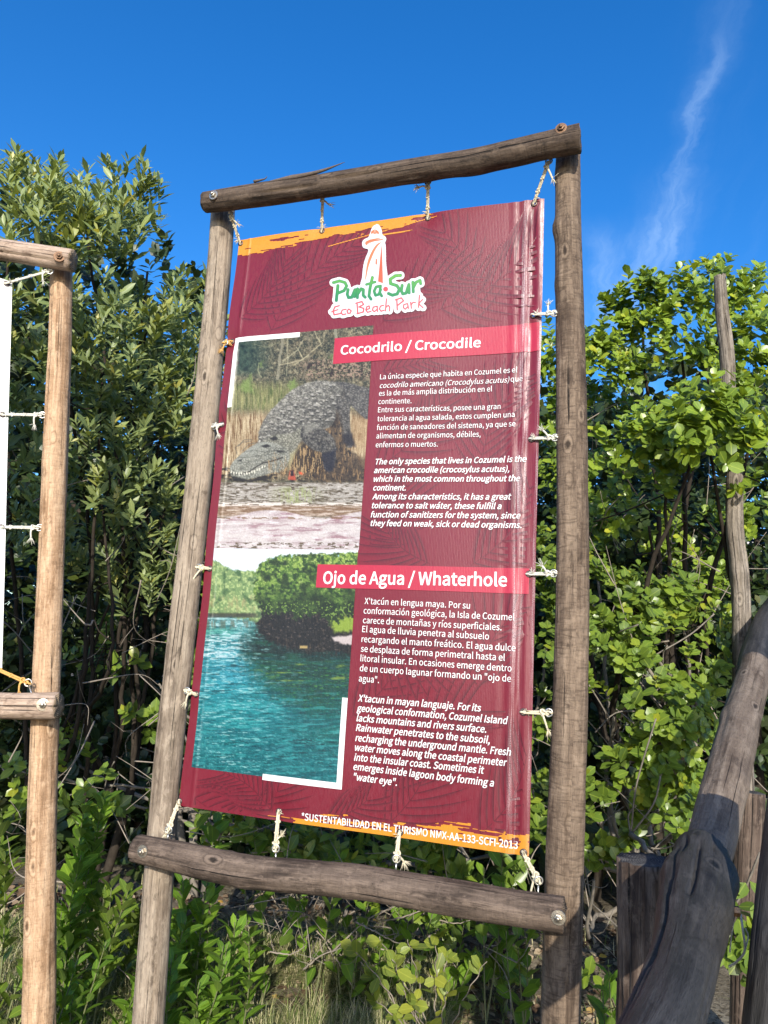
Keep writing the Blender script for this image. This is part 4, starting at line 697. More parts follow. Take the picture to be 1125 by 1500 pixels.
mw, tw, bw_ = newmat('white_banner_vinyl', .45, .4); tcn = nd(tw, 'ShaderNodeTexCoord'); n1 = noise(tw, mapping(tw, tcn.outputs['Object'], (30, 30, 3)), 1, 4); tw.links.new(ramp(tw, n1, [(.5, (.80, .80, .78)), (.75, (.72, .72, .60))]), bw_.inputs['Base Color'])
obj('vinyl_sheet', P.reshape(-1, 3), q, mw, lb)
lties = [((73, 397), (9, 418), (80, 384), 'long cream cord at the white banner\'s top corner under the tan beam', .06), ((62, 608), (3, 609), (68, 608), 'straight cream cord on the tan post, upper one of the white banner\'s side', .04), ((58, 773), (1, 773), (63, 773), 'straight cream cord on the tan post, lower one of the white banner\'s side', .04), ((41, 1000), (-14, 975), (47, 1018), 'orange cord slanting down to the tan lower beam\'s eye screw', .09)]
for k, (rp, gp, wp, lbx, o) in enumerate(lties):
    ring = at(*rp, LD - (.08 if k in (0, 3) else .03)); gr = at(gp[0], gp[1], 2.66) + lnrm * .014
    eye(lf, at(*wp, LD - (.095 if k in (0, 3) else .0)), ring, nl, .0115); tie(ring, gr, lbx, MCORDO if k == 3 else MCORDW, 'cord ties of the white banner', (0, 0, -1), .035)
    v, f = disc_stack(gr, lnrm, [(.0050, -.004), (.0050, .0015), (.0065, .0026), (.0105, .0022), (.0125, .0004), (.0125, -.001)], 24); obj('grommet', v, f, MG, lb)
# ------------------------------------------------------------------ log railing at the right
rl = thing('log_railing', 'heavy dark grey log handrail rising away at the bottom right, bolted to a stump', 'railing', at(1000, 1450, 1.5) * [1, 1, 0])
log('rail', [at(880, 1690, .80), at(930, 1590, .93), at(975, 1492, 1.10), at(1003, 1400, 1.33), at(1019, 1322, 1.55), at(1027, 1256, 1.74)], [.040, .043, .048, .052, .066, .058], [W_rail, E_dark], rl, seg=120, step=.005, seed=52, lump=.07, amp=.035, knots=[(.86, -.9, .012, .05), (.90, 1.2, .016, .045), (.80, .2, .007, .05), (.70, -.6, .005, .06), (.97, -.2, .006, .03)], cracks=[(.15, .93, -.75, .013), (.66, .95, -.1, .014), (.86, .99, -.55, .010), (.88, 1.0, .35, .009), (.5, .64, .3, .004)], jag=.009, ref=(0, 0, 1), cw=.0042)
log('rail', [at(1022, 1290, 1.80), at(1041, 1235, 1.90), at(1058, 1165, 2.02), at(1073, 1105, 2.16), at(1086, 1050, 2.34), at(1101, 1000, 2.55), at(1106, 975, 2.68)], [.052, .0535, .055, .055, .053, .053, .050], [W_rail2, E_grain], rl, seg=64, seed=57, lump=.06, amp=.05, ref=(0, 0, 1), cw=.005, cracks=[(.05, .6, -.4, .004), (.5, .95, .5, .005)], knots=[(.97, 0, .007, .03), (.3, 1.3, .005, .03), (.6, -1.2, .006, .035)])
log('rail', [at(1101, 990, 2.66), at(1111, 950, 2.85), at(1122, 915, 3.05), at(1140, 885, 3.3), at(1175, 850, 3.7)], [.055, .053, .050, .048, .048], [W_rail, E_grain], rl, seed=59, knots=[(.05, 0, .006, .03)])
log('post', [at(951, 2050, 1.88), at(951, 1500, 1.88), at(950, 1380, 1.88), at(949, 1260, 1.88)], [.078, .072, .070, .071], [W_stump, E_dark], rl, seg=56, seed=62, lump=.06, amp=.12, cracks=[(.3, 1, .3, .012), (.4, 1, -.4, .010), (.2, 1, 1.0, .01), (.5, 1, 0, .012), (.3, 1, -.9, .01)], jag=.008)
log('upright_log', [at(1138, 1900, 1.30), at(1152, 1600, 1.34), at(1160, 1450, 1.38), at(1167, 1330, 1.42), at(1179, 1200, 1.46), at(1192, 1080, 1.50)], [.072, .072, .070, .066, .064, .064], [W_rail, E_dark], rl, seg=56, seed=66, lump=.04)
log('post', [at(1092, 1560, 2.7), at(1094, 1330, 2.7), at(1099, 1160, 2.7)], [.05, .048, .047], [W_stump, E_dark], rl, seed=68)
bp = at(1077, 1335, 1.52); bn_ = np.array([1.0, -.35, .1]); v, f = disc_stack(bp - bn_ / np.linalg.norm(bn_) * .01, bn_, [(.013, -.01), (.013, .003), (.0095, .004), (.0095, .017), (.006, .019)], 6); obj('bolt_head', v, f, plain('copper_bolt', (.45, .25, .12), .4, .8, .4, 300), rl, smooth=False)
tw1 = spline([bp + [.008, -.004, -.003], at(1088, 1362, 1.50), at(1091, 1392, 1.50), at(1080, 1408, 1.51), at(1068, 1416, 1.52)], .006); tw2 = spline([at(1091, 1392, 1.50), at(1096, 1372, 1.50), at(1092, 1360, 1.5)], .006); tw3 = spline([bp + [0, 0, -.006], at(1072, 1365, 1.53), at(1069, 1395, 1.53)], .006)
v, f = join([tube(tw1, .0022, 6), tube(tw2, .0013, 6), tube(tw3, .0014, 6)]); o = obj('twine', v, f, MCORDW); o['label'] = 'pale twine dangling from the copper bolt of the dark railing'; o['category'] = 'twine'
sg = thing('dead_post', 'weathered silver grey dead post standing up through the leaves at the right', 'post', at(1085, 1200, 3.3) * [1, 1, 0])
log('pole', drop([at(1054, 404, 3.05), at(1057, 450, 3.06), at(1065, 520, 3.08), at(1068, 590, 3.12), at(1076, 680, 3.17), at(1076, 770, 3.22), at(1085, 870, 3.25), at(1088, 1060, 3.25)]), [.025, .028, .031, .031, .034, .036, .038, .039, .041], [W_snag, E_grain], sg, seed=72, lump=.1, amp=.14, jag=.015, cracks=[(.0, .3, .2, .010), (.02, .5, -.5, .010), (.3, .7, .6, .009), (.1, .25, 0, .008)], knots=[(.37, .5, .01, .03)])
# a white hut glimpsed through the leaves
ht = thing('white_hut', 'white boarded hut with pale roof glimpsed through leaves behind the railing', 'hut', np.array([9.4, 15, 0]))
def boxm(c, s): c = np.array(c, float); s = np.array(s, float) / 2; v = [c + s * np.array(k) for k in ((-1, -1, -1), (1, -1, -1), (1, 1, -1), (-1, 1, -1), (-1, -1, 1), (1, -1, 1), (1, 1, 1), (-1, 1, 1))]; return np.array(v), [(0, 3, 2, 1), (4, 5, 6, 7), (0, 1, 5, 4), (1, 2, 6, 5), (2, 3, 7, 6), (3, 0, 4, 7)]
MWH = plain('white_hut_paint', (.72, .74, .76), .7, 0, .08, 5); MRF = plain('pale_hut_roof', (.5, .47, .42), .8, 0, .2, 8)
hc = at(1150, 830, 15.0)
v, f = boxm((hc[0] + 1.2, 16.2, 1.7), (5, 2.4, 3.4)); obj('wall', v, f, MWH, ht, smooth=False)
for k in range(12): v, f = boxm((hc[0] + 1.2, 14.98, .2 + k * .29), (5, .03, .24)); obj('board', v, f, MWH, ht, smooth=False)
v, f = join([(np.array([[-1.8, 14.6, 3.5], [4.2, 14.6, 3.5], [4.2, 16.2, 4.6], [-1.8, 16.2, 4.6], [4.2, 17.8, 3.5], [-1.8, 17.8, 3.5], [-1.8, 14.6, 3.42], [4.2, 14.6, 3.42], [4.2, 17.8, 3.42], [-1.8, 17.8, 3.42]]) + [hc[0] + .1, 0, 0], [(0, 1, 2, 3), (3, 2, 4, 5), (6, 9, 8, 7), (0, 6, 7, 1), (5, 4, 8, 9), (0, 3, 5, 9, 6), (1, 7, 8, 4, 2)])]); obj('roof', v, f, MRF, ht, smooth=False)
# ------------------------------------------------------------------ leaves
def leafmat(name, base, var, rough=.38, trans=.35, tint=(1.5, 1.35, .5)):
    m = bpy.data.materials.new(name); m.use_nodes = True; t = m.node_tree; b = t.nodes['Principled BSDF']; b.inputs['Roughness'].default_value = rough; b.inputs['Specular IOR Level'].default_value = .5
    a = nd(t, 'ShaderNodeAttribute', attribute_name='tone'); u = nd(t, 'ShaderNodeAttribute', attribute_name='across')
    c = ramp(t, a.outputs['Fac'], [(0, vmul(base, 1 - var)), (.45, base), (.80, (base[0] * 1.5, base[1] * 1.3, base[2] * 1.05)), (.955, (base[0] * 2.3, base[1] * 1.55, base[2] * .9)), (.99, (.22, .13, .04))])
    tcn = nd(t, 'ShaderNodeTexCoord'); nn = noise(t, tcn.outputs['Object'], 55, 3); c = mixc(t, M('MULTIPLY', nn, .5, tree=t), c, mixc(t, .5, c, vmul(base, .55)))
    c = mixc(t, ramp(t, u.outputs['Fac'], [(0, (.55,) * 3), (.12, (0, 0, 0))]), c, (base[0] * 2.4, base[1] * 1.9, base[2] * 1.8))
    geo = nd(t, 'ShaderNodeNewGeometry'); cb_ = mixc(t, geo.outputs['Backfacing'], c, mixc(t, .35, c, (.12, .14, .08)))
    t.links.new(cb_, b.inputs['Base Color']); tr = nd(t, 'ShaderNodeBsdfTranslucent'); t.links.new(mixc(t, 1.0, c, tint, 'MULTIPLY'), tr.inputs[0])
    mx = nd(t, 'ShaderNodeMixShader'); mx.inputs[0].default_value = trans; t.links.new(b.outputs[0], mx.inputs[1]); t.links.new(tr.outputs[0], mx.inputs[2]); o = t.nodes['Material Output']; t.links.new(mx.outputs[0], o.inputs[0]); return m
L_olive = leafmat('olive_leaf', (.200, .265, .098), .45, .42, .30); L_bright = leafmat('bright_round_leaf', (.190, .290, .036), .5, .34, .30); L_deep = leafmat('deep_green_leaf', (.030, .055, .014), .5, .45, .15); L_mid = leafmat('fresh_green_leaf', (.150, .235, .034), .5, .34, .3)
BARK = plain('grey_bark', (.20, .175, .145), .9, 0, .4, 25, .1); TWIG = plain('pale_dead_twig', (.26, .22, .18), .9, 0, .3, 40, .1); BARK_SHADE = plain('shade_darkened_bark', (.040, .032, .025), .9, 0, .4, 25, .1)  # last bark colour is darkened to paint in crown shade on trunks and branches
def leaf_shape(Ln, wd, tipw=.75, fold=.25, curl=.12, wide_at=.5, rows=3):
    ts = [0] + [(k + 1) / (rows + 1) for k in range(rows)] + [1]; V = [(0, 0, 0)]; ac = [0]
    for t in ts[1:-1]:
        h = wd / 2 * (math.sin(math.pi * t ** (math.log(.5) / math.log(wide_at))) ** tipw); z = -curl * Ln * t * t
        V += [(-h, t * Ln, z + fold * h), (0, t * Ln, z), (h, t * Ln, z + fold * h)]; ac += [1, 0, 1]
    V.append((0, Ln, -curl * Ln)); ac.append(0); n = len(V); Fc = [(0, 2, 1), (0, 3, 2)]
    for r_ in range(rows - 1):
        a = 1 + 3 * r_; b_ = a + 3
        for k in (0, 1): Fc += [(a + k, a + k + 1, b_ + k + 1), (a + k, b_ + k + 1, b_ + k)]
    a = 1 + 3 * (rows - 1); Fc += [(a, a + 1, n - 1), (a + 1, a + 2, n - 1)]; return np.array(V, float), np.array(Fc), np.array(ac, float)
def unit(a): return a / np.maximum(np.linalg.norm(a, axis=-1, keepdims=True), 1e-9)
def leaf_frames(dirs, ups):
    y = unit(dirs); z = ups - y * (ups * y).sum(-1, keepdims=True); z = unit(z); x = np.cross(y, z); return np.stack([x, y, z], -1)
DK = 1.0
class Plant:
    """gathers leaves (base point, direction, facing, size, tone) and stems"""
    def __init__(s): s.b = []; s.d = []; s.u = []; s.s = []; s.t = []; s.stems = []
    def shoots(s, P, D, n=10, face=.45, ln=.12, spread=(35, 65), size=(.8, 1.2), tone=None, tipwards=1.3, rise=.5):
        """vectorised: n leaves set spirally along a short stem of length ln from P along D"""
        P = np.asarray(P, float); D = unit(np.asarray(D, float)); N_ = len(P); ref = unit(RNG.normal(size=(N_, 3))); a = unit(np.cross(D, ref)); b = np.cross(D, a); ph0 = RNG.uniform(0, 6.28, N_); tn = RNG.uniform(0, .55, N_) if tone is None else tone
        for k in range(n):
            t = 1 - (k / n) ** tipwards; ph = ph0 + k * 2.4 + RNG.normal(0, .25, N_); rad = np.cos(ph)[:, None] * a + np.sin(ph)[:, None] * b
            an = np.radians(RNG.uniform(*spread, N_) + 22 * (k / n))[:, None]; dr = D * np.cos(an) + rad * np.sin(an) + np.array([0, 0, .12]) * rise; nr = D * np.sin(an) - rad * np.cos(an) + RNG.normal(0, .25, (N_, 3)) + np.array([0, -.75, .45]) * face
            s.b.append(P + D * ln * t); s.d.append(unit(dr)); s.u.append(unit(nr)); s.s.append(RNG.uniform(*size, N_) * (1.0 - .35 * (k < 2))); s.t.append(np.clip(tn + RNG.uniform(-.1, .42, N_) + .12 * (k < 3), 0, .96) + (RNG.uniform(size=N_) > .993) * .2)
    def arrays(s): return [np.concatenate(q) for q in (s.b, s.d, s.u, s.s, s.t)]
def leaf_mass(name, arr, shape, mat, parent, kind='stuff'):
    b, d, u, s_, t = arr; V, Fc, ac = shape; Rm = leaf_frames(d, u); n = len(b); m = len(V)
    W = np.einsum('nij,mj->nmi', Rm, V) * s_[:, None, None] + b[:, None]; off = WL[parent.name] if parent is not None else np.zeros(3)
    co = (W.reshape(-1, 3) - off).astype(np.float32); fi = (Fc[None] + (np.arange(n) * m)[:, None, None]).reshape(-1, 3).astype(np.int32)
    me = bpy.data.meshes.new(name); me.vertices.add(len(co)); me.vertices.foreach_set('co', co.ravel()); me.loops.add(fi.size); me.loops.foreach_set('vertex_index', fi.ravel()); me.polygons.add(len(fi)); me.polygons.foreach_set('loop_start', np.arange(0, fi.size, 3, dtype=np.int32)); me.polygons.foreach_set('loop_total', np.full(len(fi), 3, np.int32)); me.polygons.foreach_set('use_smooth', np.ones(len(fi), bool))
    me.update(calc_edges=True); a = me.attributes.new('tone', 'FLOAT', 'POINT'); a.data.foreach_set('value', np.repeat(t, m).astype(np.float32)); a = me.attributes.new('across', 'FLOAT', 'POINT'); a.data.foreach_set('value', np.tile(ac, n).astype(np.float32)); me.materials.append(mat)
    o = bpy.data.objects.new(name, me); link(o, parent); WL[o.name] = off
    if kind: o['kind'] = kind
    return o
LEAFM = {}
def leaf_parts(arr, shape, mat, parent, key):
    V, Fc, ac = shape; b, d, u, s_, t = arr; Rm = leaf_frames(d, u); off = WL[parent.name]
    if key not in LEAFM:
        LEAFM[key] = []
        for k in range(8):
            V2 = V.copy(); V2[:, 2] += (V[:, 1] ** 2) * random.uniform(-2, 2) + V[:, 0] * random.uniform(-.2, .2); me = bpy.data.meshes.new('leaf'); me.from_pydata(V2.tolist(), [], Fc.tolist()); me.polygons.foreach_set('use_smooth', np.ones(len(Fc), bool))
            a = me.attributes.new('tone', 'FLOAT', 'POINT'); a.data.foreach_set('value', np.full(len(V), (k + .5) / 9, np.float32)); a = me.attributes.new('across', 'FLOAT', 'POINT'); a.data.foreach_set('value', ac.astype(np.float32)); me.materials.append(mat); me.update(); LEAFM[key].append(me)
    for i in range(len(b)):
        o = bpy.data.objects.new('leaf', LEAFM[key][min(7, int(t[i] * 8))]); mw_ = Matrix([list(r) for r in Rm[i] * s_[i]]).to_4x4(); mw_.translation = Vector((b[i] - off).tolist()); link(o, parent); o.matrix_local = mw_
def split_show(arr, n):
    """the n leaves nearest the camera that are inside the frame and not hidden behind the banner"""
    b, d, u, s_, t = arr; px, py = proj(b); c = (b - CAM) @ R; vis = (px > -5) & (px < 1130) & (py > 0) & (py < 1505) & ~((px > 345 - (py - 350) * .1) & (px < 790) & (py > 330) & (py < 1190)); dist = np.where(vis, -c[:, 2] + RNG.uniform(0, .5, len(b)), 1e9); o = np.argsort(dist)[:n]; o = o[dist[o] < 1e8]; m = np.zeros(len(b), bool); m[o] = True
    return [q[m] for q in arr], [q[~m] for q in arr]
def twigs_to(root_pts, targets, r0, r1, mat, parent, name='branch', jit=.06, seg=5, sub=6):
    for k, tg in enumerate(targets):
        a = np.array(root_pts[k % len(root_pts)], float); b_ = np.array(tg, float); mid = a * .45 + b_ * .55 + RNG.normal(0, jit, 3) * 2; mid[2] -= .08 * np.linalg.norm(b_ - a)
        P = spline([a, a * .7 + mid * .3 + RNG.normal(0, jit, 3), mid, b_], .07); P = P + RNG.normal(0, .004, P.shape); parts = [tube(P, np.linspace(r0, r1, len(P)), seg + 2)]
        for j in range(sub):
            i = int(len(P) * random.uniform(.3, .97)); e = P[i] + RNG.normal(0, 1, 3) * [.16, .12, .13] + [0, -.05, .08]; parts.append(tube(spline([P[i], (P[i] + e) / 2 + RNG.normal(0, .02, 3), e], .04), .0035, 4))
        v, f = join(parts); obj(name, v, f, mat, parent)
SH_lance = leaf_shape(.080, .0235, .8, .22, .10, .58); SH_round = leaf_shape(.058, .037, .50, .16, .10, .60); SH_oval = leaf_shape(.072, .028, .72, .25, .12, .52)
SH_lance2 = leaf_shape(.078, .024, .8, .22, .10, .58, 2); SH_round3 = leaf_shape(.050, .033, .50, .16, .10, .60, 3); SH_round2 = leaf_shape(.064, .040, .5, .18, .10, .58, 2)
def blob_shoots(pl, blobs, per, n, ln, spread, size, upb=.8, out=.8, fill=.35, rise=.5):
    """blobs: (px, py, depth, rx px, ry px[, density]) clumps of shoots; most sit on the front and top of each clump"""
    for bl in blobs:
        px, py, dp, rx, ry = bl[:5]; dens = bl[5] if len(bl) > 5 else 1.0; c = at(px, py, dp); k = dp / F; a, b_ = rx * k, ry * k; dz = (a + b_) / 2 * .8
        N_ = max(10, int(per * dens * (a * b_) * 10 * 7.5 * DK)); q = unit(RNG.normal(size=(N_, 3))); q[:, 1] = np.where(RNG.uniform(size=N_) < .75, -np.abs(q[:, 1]), q[:, 1]); r_ = np.where(RNG.uniform(size=N_) < fill, RNG.uniform(.3, .9, N_), RNG.uniform(.82, 1.1, N_))[:, None]
        P = c + q * r_ * np.array([a, dz, b_]); P = P + .06 * (np.stack([fbm(P * 4 + 9 * j, 90 + j, 2) for j in range(3)], -1) - .5) * 2
        keep = fbm(P * 3.2, 77, 3) > .37; P = P[keep]; q = q[keep]
        D = unit(q * out + np.array([0, -.25, upb]) + RNG.normal(0, .28, q.shape)); pl.shoots(P, D, n, 1.1, ln, spread, size, rise=rise)
def bush(name, label, cat, base, blobs, per, n, ln, spread, size, shape, shape2, mat, key, nparts, trunk_r=.035, group=None, branch=True, bark=None, upb=.8, out=.8, deep=None, nb=12):
    th_ = thing(name, label, cat, base, group); pl = Plant(); blob_shoots(pl, blobs, per, n, ln, spread, size, upb, out)
    arr = pl.arrays(); near, rest = split_show(arr, nparts)
    leaf_parts(near, shape, mat, th_, key); leaf_mass('crown', rest, shape2, mat, th_)
    if branch:
        base = np.array(base, float); cs = [at(b[0], b[1], b[2]) for b in blobs]; idx = np.linspace(0, len(cs) - 1, min(nb, len(cs))).astype(int); hub = base + [0, 0, .05]
        forks = [base + [RNG.normal(0, .12), RNG.normal(0, .1), random.uniform(.4, .9)] for _ in range(4)]
        v, f = join([tube(spline([hub - [0, 0, .2], (hub + fk) / 2 + RNG.normal(0, .03, 3), fk], .06), trunk_r * .8, 9) for fk in forks]); obj('trunk', v, f, bark or BARK, th_)
        twigs_to(forks, [cs[i] for i in idx], trunk_r * .45, .006, bark or BARK, th_)
    return th_, pl
# left: tall shrub with long olive leaves, lit top overhanging a dark hollow
BL = [(10, 322, 3.3, 70, 52), (70, 305, 3.4, 50, 36, .9), (125, 318, 3.5, 55, 42), (188, 312, 3.6, 40, 44), (60, 350, 3.2, 90, 60), (160, 370, 3.3, 70, 60), (215, 400, 3.6, 45, 60), (10, 430, 3.1, 60, 70), (140, 450, 3.2, 60, 70), (215, 480, 3.6, 55, 60), (262, 470, 4.0, 38, 55), (255, 560, 3.9, 48, 60), (300, 530, 4.3, 28, 60), (150, 550, 3.4, 60, 60), (30, 540, 3.2, 60, 60), (200, 620, 3.7, 60, 50), (140, 650, 3.5, 50, 50), (30, 650, 3.3, 60, 50), (270, 660, 4.0, 45, 60), (40, 760, 3.5, 60, 50, .8), (150, 740, 3.6, 60, 50, .8), (230, 740, 3.9, 45, 50, .8), (180, 830, 3.9, 80, 45, .8), (210, 880, 3.9, 50, 40, .8), (20, 840, 3.9, 60, 40, .6), (310, 640, 4.3, 30, 80)]
bush('buttonwood_shrub', 'tall olive-leaved shrub with lance leaves rising behind the tan post', 'shrub', at(120, 1300, 4.2) * [1, 1, 0], BL, 17, 11, .13, (22, 50), (.55, 1.3), SH_lance, SH_lance2, L_olive, 'lance', 300, .03, bark=BARK_SHADE, upb=1.1, out=.6)
# right: round-leaved mangrove-like tree
BR = [(830, 520, 3.9, 40, 35), (880, 500, 3.7, 55, 35), (940, 470, 3.6, 50, 40), (1000, 455, 3.5, 50, 38), (1060, 445, 3.7, 55, 35), (1118, 455, 3.5, 42, 40), (900, 545, 3.6, 60, 35, .8), (1000, 515, 3.4, 45, 35, .8), (1112, 515, 3.4, 36, 35, .9), (815, 600, 4.0, 30, 60, .9), (1050, 603, 2.85, 45, 22, 1.1), (1075, 640, 2.8, 46, 30, 1.2), (1030, 625, 2.85, 45, 30), (1080, 560, 3.5, 40, 40), (1110, 610, 3.1, 45, 40), (990, 640, 3.2, 55, 38), (930, 665, 3.3, 50, 25, .9), (1040, 655, 3.1, 50, 35), (1110, 680, 3.1, 40, 35), (975, 700, 3.3, 40, 25, .7), (830, 690, 4.0, 32, 45, .8), (905, 760, 3.6, 38, 28, .8), (950, 770, 3.7, 30, 22, .6), (880, 600, 4.1, 40, 30, .5), (900, 700, 4.4, 60, 40, .4), (1000, 790, 4.3, 60, 40, .5), (1100, 760, 3.9, 30, 50, .5), (1030, 860, 4.2, 50, 40, .5)]
bush('round_leaf_tree', 'bright yellow-green tree with round leaves arching over the dead grey post', 'tree', at(960, 1200, 4.6) * [1, 1, 0], BR, 30, 10, .09, (30, 70), (.6, 1.3), SH_round, SH_round3, L_bright, 'round', 300, .055, bark=BARK_SHADE)
BM = [(900, 900, 3.4, 60, 40), (850, 850, 3.7, 50, 35), (960, 880, 3.4, 50, 30), (1000, 910, 3.5, 40, 35), (880, 970, 3.3, 55, 45), (960, 960, 3.2, 60, 40), (1015, 985, 3.3, 35, 35, .8), (900, 1050, 3.2, 55, 45), (970, 1050, 3.1, 55, 45), (1010, 1080, 3.2, 30, 40, .7), (900, 1130, 3.2, 45, 40, .9), (965, 1140, 3.1, 50, 40, .9), (880, 1200, 3.2, 40, 35, .7), (990, 1200, 3.0, 40, 30, .8), (870, 780, 4.0, 45, 30, .6), (815, 820, 3.9, 25, 60), (800, 950, 3.8, 25, 60, .8), (795, 1080, 3.7, 25, 60, .8), (870, 1290, 3.2, 35, 50, .7), (880, 1400, 3.1, 35, 60, .8), (1080, 1370, 2.3, 16, 24, 1.2)]
bush('broad_leaf_shrub', 'sunlit broad-leaved shrub between the brown post and the dark handrail', 'shrub', at(930, 1380, 3.7) * [1, 1, 0], BM, 24, 9, .09, (30, 75), (.55, 1.35), SH_round, SH_round3, L_mid, 'roundm', 300, .03)
# behind the banner foot and low centre, low left
BC = [(300, 900, 4.3, 30, 100, .9), (235, 1000, 4.1, 30, 60, .8), (180, 960, 4.2, 50, 40, .5), (320, 1200, 3.6, 60, 35, .6), (440, 1240, 3.6, 80, 30, .8), (560, 1275, 3.6, 80, 30, .8), (690, 1275, 3.6, 80, 35, .9), (620, 1320, 3.7, 80, 25, .6), (770, 1250, 3.7, 40, 50, .6), (160, 1150, 3.9, 50, 50, .5), (60, 1130, 4.0, 60, 50, .4), (750, 1380, 3.9, 50, 40, .3), (640, 1370, 4.0, 60, 30, .3)]
bush('shaded_thicket_shrub', 'dark tangled shrub in the shade behind the banner\'s foot', 'shrub', at(480, 1330, 4.5) * [1, 1, 0], BC, 14, 8, .10, (30, 70), (.8, 1.4), SH_oval, SH_round2, L_mid, 'oval', 300, .03)
BU = [(x, y, 5.3 + .3 * math.sin(x), 75, 60, .7) for x in range(-40, 480, 90) for y in (1010, 1110, 1210)] + [(x, 1200, 4.2, 70, 45, .6) for x in range(480, 840, 80)] + [(x, y, 4.6, 75, 60, .8) for x in range(840, 1160, 80) for y in (800, 930, 1060, 1190)]
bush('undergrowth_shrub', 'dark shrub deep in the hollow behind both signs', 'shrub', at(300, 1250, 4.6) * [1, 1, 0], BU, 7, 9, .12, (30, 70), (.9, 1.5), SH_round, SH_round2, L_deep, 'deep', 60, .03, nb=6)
# far side of the thicket: closes the view behind everything
bt_ = Plant(); NB = 11000; xx = RNG.uniform(-5.2, 5.4, NB); yy = RNG.uniform(4.7, 8.2, NB); top = np.interp(xx, [-5.2, -2.8, -1.6, -1.2, -.4, .9, 1.5, 5.4], [4.6, 4.5, 4.3, 3.4, 2.9, 3.2, 3.75, 4.0]) * (1 + .10 * (fbm(np.stack([xx * 2, yy], -1), 60, 3) - .5) * 2) + (yy - 5) * .15; P = np.stack([xx, yy, RNG.uniform(0, 1, NB) ** .9 * top], -1)
gap = (np.abs(proj(P)[0] - 1118) < 9) & (np.abs(proj(P)[1] - 790) < 42); P = P[~gap]
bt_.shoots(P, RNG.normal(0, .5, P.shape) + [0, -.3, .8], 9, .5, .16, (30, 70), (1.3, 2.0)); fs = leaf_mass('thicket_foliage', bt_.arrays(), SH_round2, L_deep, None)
b2 = Plant(); NB = 2600; xx = RNG.uniform(-16, 17, NB); yy = RNG.uniform(9, 16, NB); P = np.stack([xx, yy, RNG.uniform(0, 1, NB) * (3.6 + .8 * fbm(np.stack([xx, yy], -1), 61, 3))], -1); q = proj(P); P = P[~((np.abs(q[0] - 1120) < 14) & (np.abs(q[1] - 795) < 50))]
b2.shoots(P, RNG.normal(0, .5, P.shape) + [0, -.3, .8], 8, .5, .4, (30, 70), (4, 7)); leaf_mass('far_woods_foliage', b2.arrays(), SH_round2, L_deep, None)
# trunks in the thicket
for k, (px, dp, r_) in enumerate([(100, 4.9, .03), (190, 5.1, .025), (240, 5.0, .025), (820, 4.8, .035), (870, 5.0, .03), (1100, 4.6, .06), (700, 4.9, .03), (560, 5.2, .04)]):
    b_ = at(px, 1300, dp) * [1, 1, 0]; th_ = thing('tree_trunk', ['thin grey trunk in the dark hollow behind the tan post', 'slender leaning trunk in the dark hollow left of the grey post', 'thin trunk just left of the grey log post', 'thin trunk in the shade right behind the brown post', 'dark slender trunk in the leaves right of the brown post', 'thick dark trunk right of the silver dead post', 'thin trunk behind the banner foot near the brown post', 'dark trunk behind the banner foot'][k], 'trunk', b_)
    P = spline([b_ - [0, 0, .1], b_ + [random.uniform(-.15, .15), 0, .8], b_ + [random.uniform(-.3, .3), .1, 1.7], b_ + [random.uniform(-.5, .5), .1, 2.6]], .06); v, f = tube(P, np.linspace(r_, r_ * .45, len(P)), 9); obj('stem', v, f, BARK_SHADE, th_)
    for j in range(3):
        i = int(len(P) * random.uniform(.3, .9)); e = P[i] + [random.uniform(-.6, .6), random.uniform(-.3, .2), random.uniform(.3, .7)]; v, f = tube(spline([P[i], (P[i] + e) / 2 + RNG.normal(0, .05, 3), e], .05), r_ * .25, 6); obj('branch', v, f, BARK_SHADE, th_)
# ------------------------------------------------------------------ young plants in the foreground, every leaf its own piece
def sapling(label, px, py_top, dp, n, shape, mat, key, size, lean=(0, 0), stems=1, spread=.12, group='young plants at the foot of the signs', ln=.05, hmin=.25):
    top = at(px, py_top, dp); b_ = np.array([top[0] - lean[0], top[1] - lean[1], 0.0]); b_[2] = float(gz(b_[0], b_[1])); th_ = thing('young_plant', label, 'young plant', b_, group); pl = Plant(); n = int(n * 1.6); size = (size[0] * 1.1, size[1] * 1.15)
    for s in range(stems):
        tp = top + np.array([random.uniform(-spread, spread), random.uniform(-spread, spread) * .6, -random.uniform(0, .35) * (s > 0) * (top[2] - b_[2])]); bs = b_ + np.array([random.uniform(-.03, .03), random.uniform(-.03, .03), -.02]); P = spline([bs, bs * .5 + tp * .5 + RNG.normal(0, .015, 3), tp], .012)
        v, f = tube(P, np.linspace(.0045, .0015, len(P)), 6); obj('stem', v, f, STEMG, th_); m = int(n / stems); s0 = max(0.05, 1 - .42 / max(.42, (tp[2] - bs[2])))
        for k in range(m):
            t = s0 + (1 - s0) * (k / m) ** .8; i = min(len(P) - 2, int(t * (len(P) - 1))); d = unit(P[i + 1] - P[i]); ph = k * 2.4 + s; r_ = np.array([math.cos(ph), math.sin(ph), 0]); an = math.radians(random.uniform(28, 62)); dr = d * math.cos(an) + r_ * math.sin(an); nr = d * math.sin(an) - r_ * math.cos(an) + RNG.normal(0, .2, 3)
            pl.b.append(P[i][None]); pl.d.append(dr[None]); pl.u.append(unit(nr)[None]); pl.s.append(np.array([random.uniform(*size) * (1 - .3 * (k > m - 3))])); pl.t.append(np.array([random.uniform(.1, .85)]))
    leaf_parts(pl.arrays(), shape, mat, th_, key)
STEMG = plain('green_stem', (.13, .14, .06), .6, 0, .3, 60)
L_young = leafmat('young_green_leaf', (.15, .28, .034), .4, .33, .35)
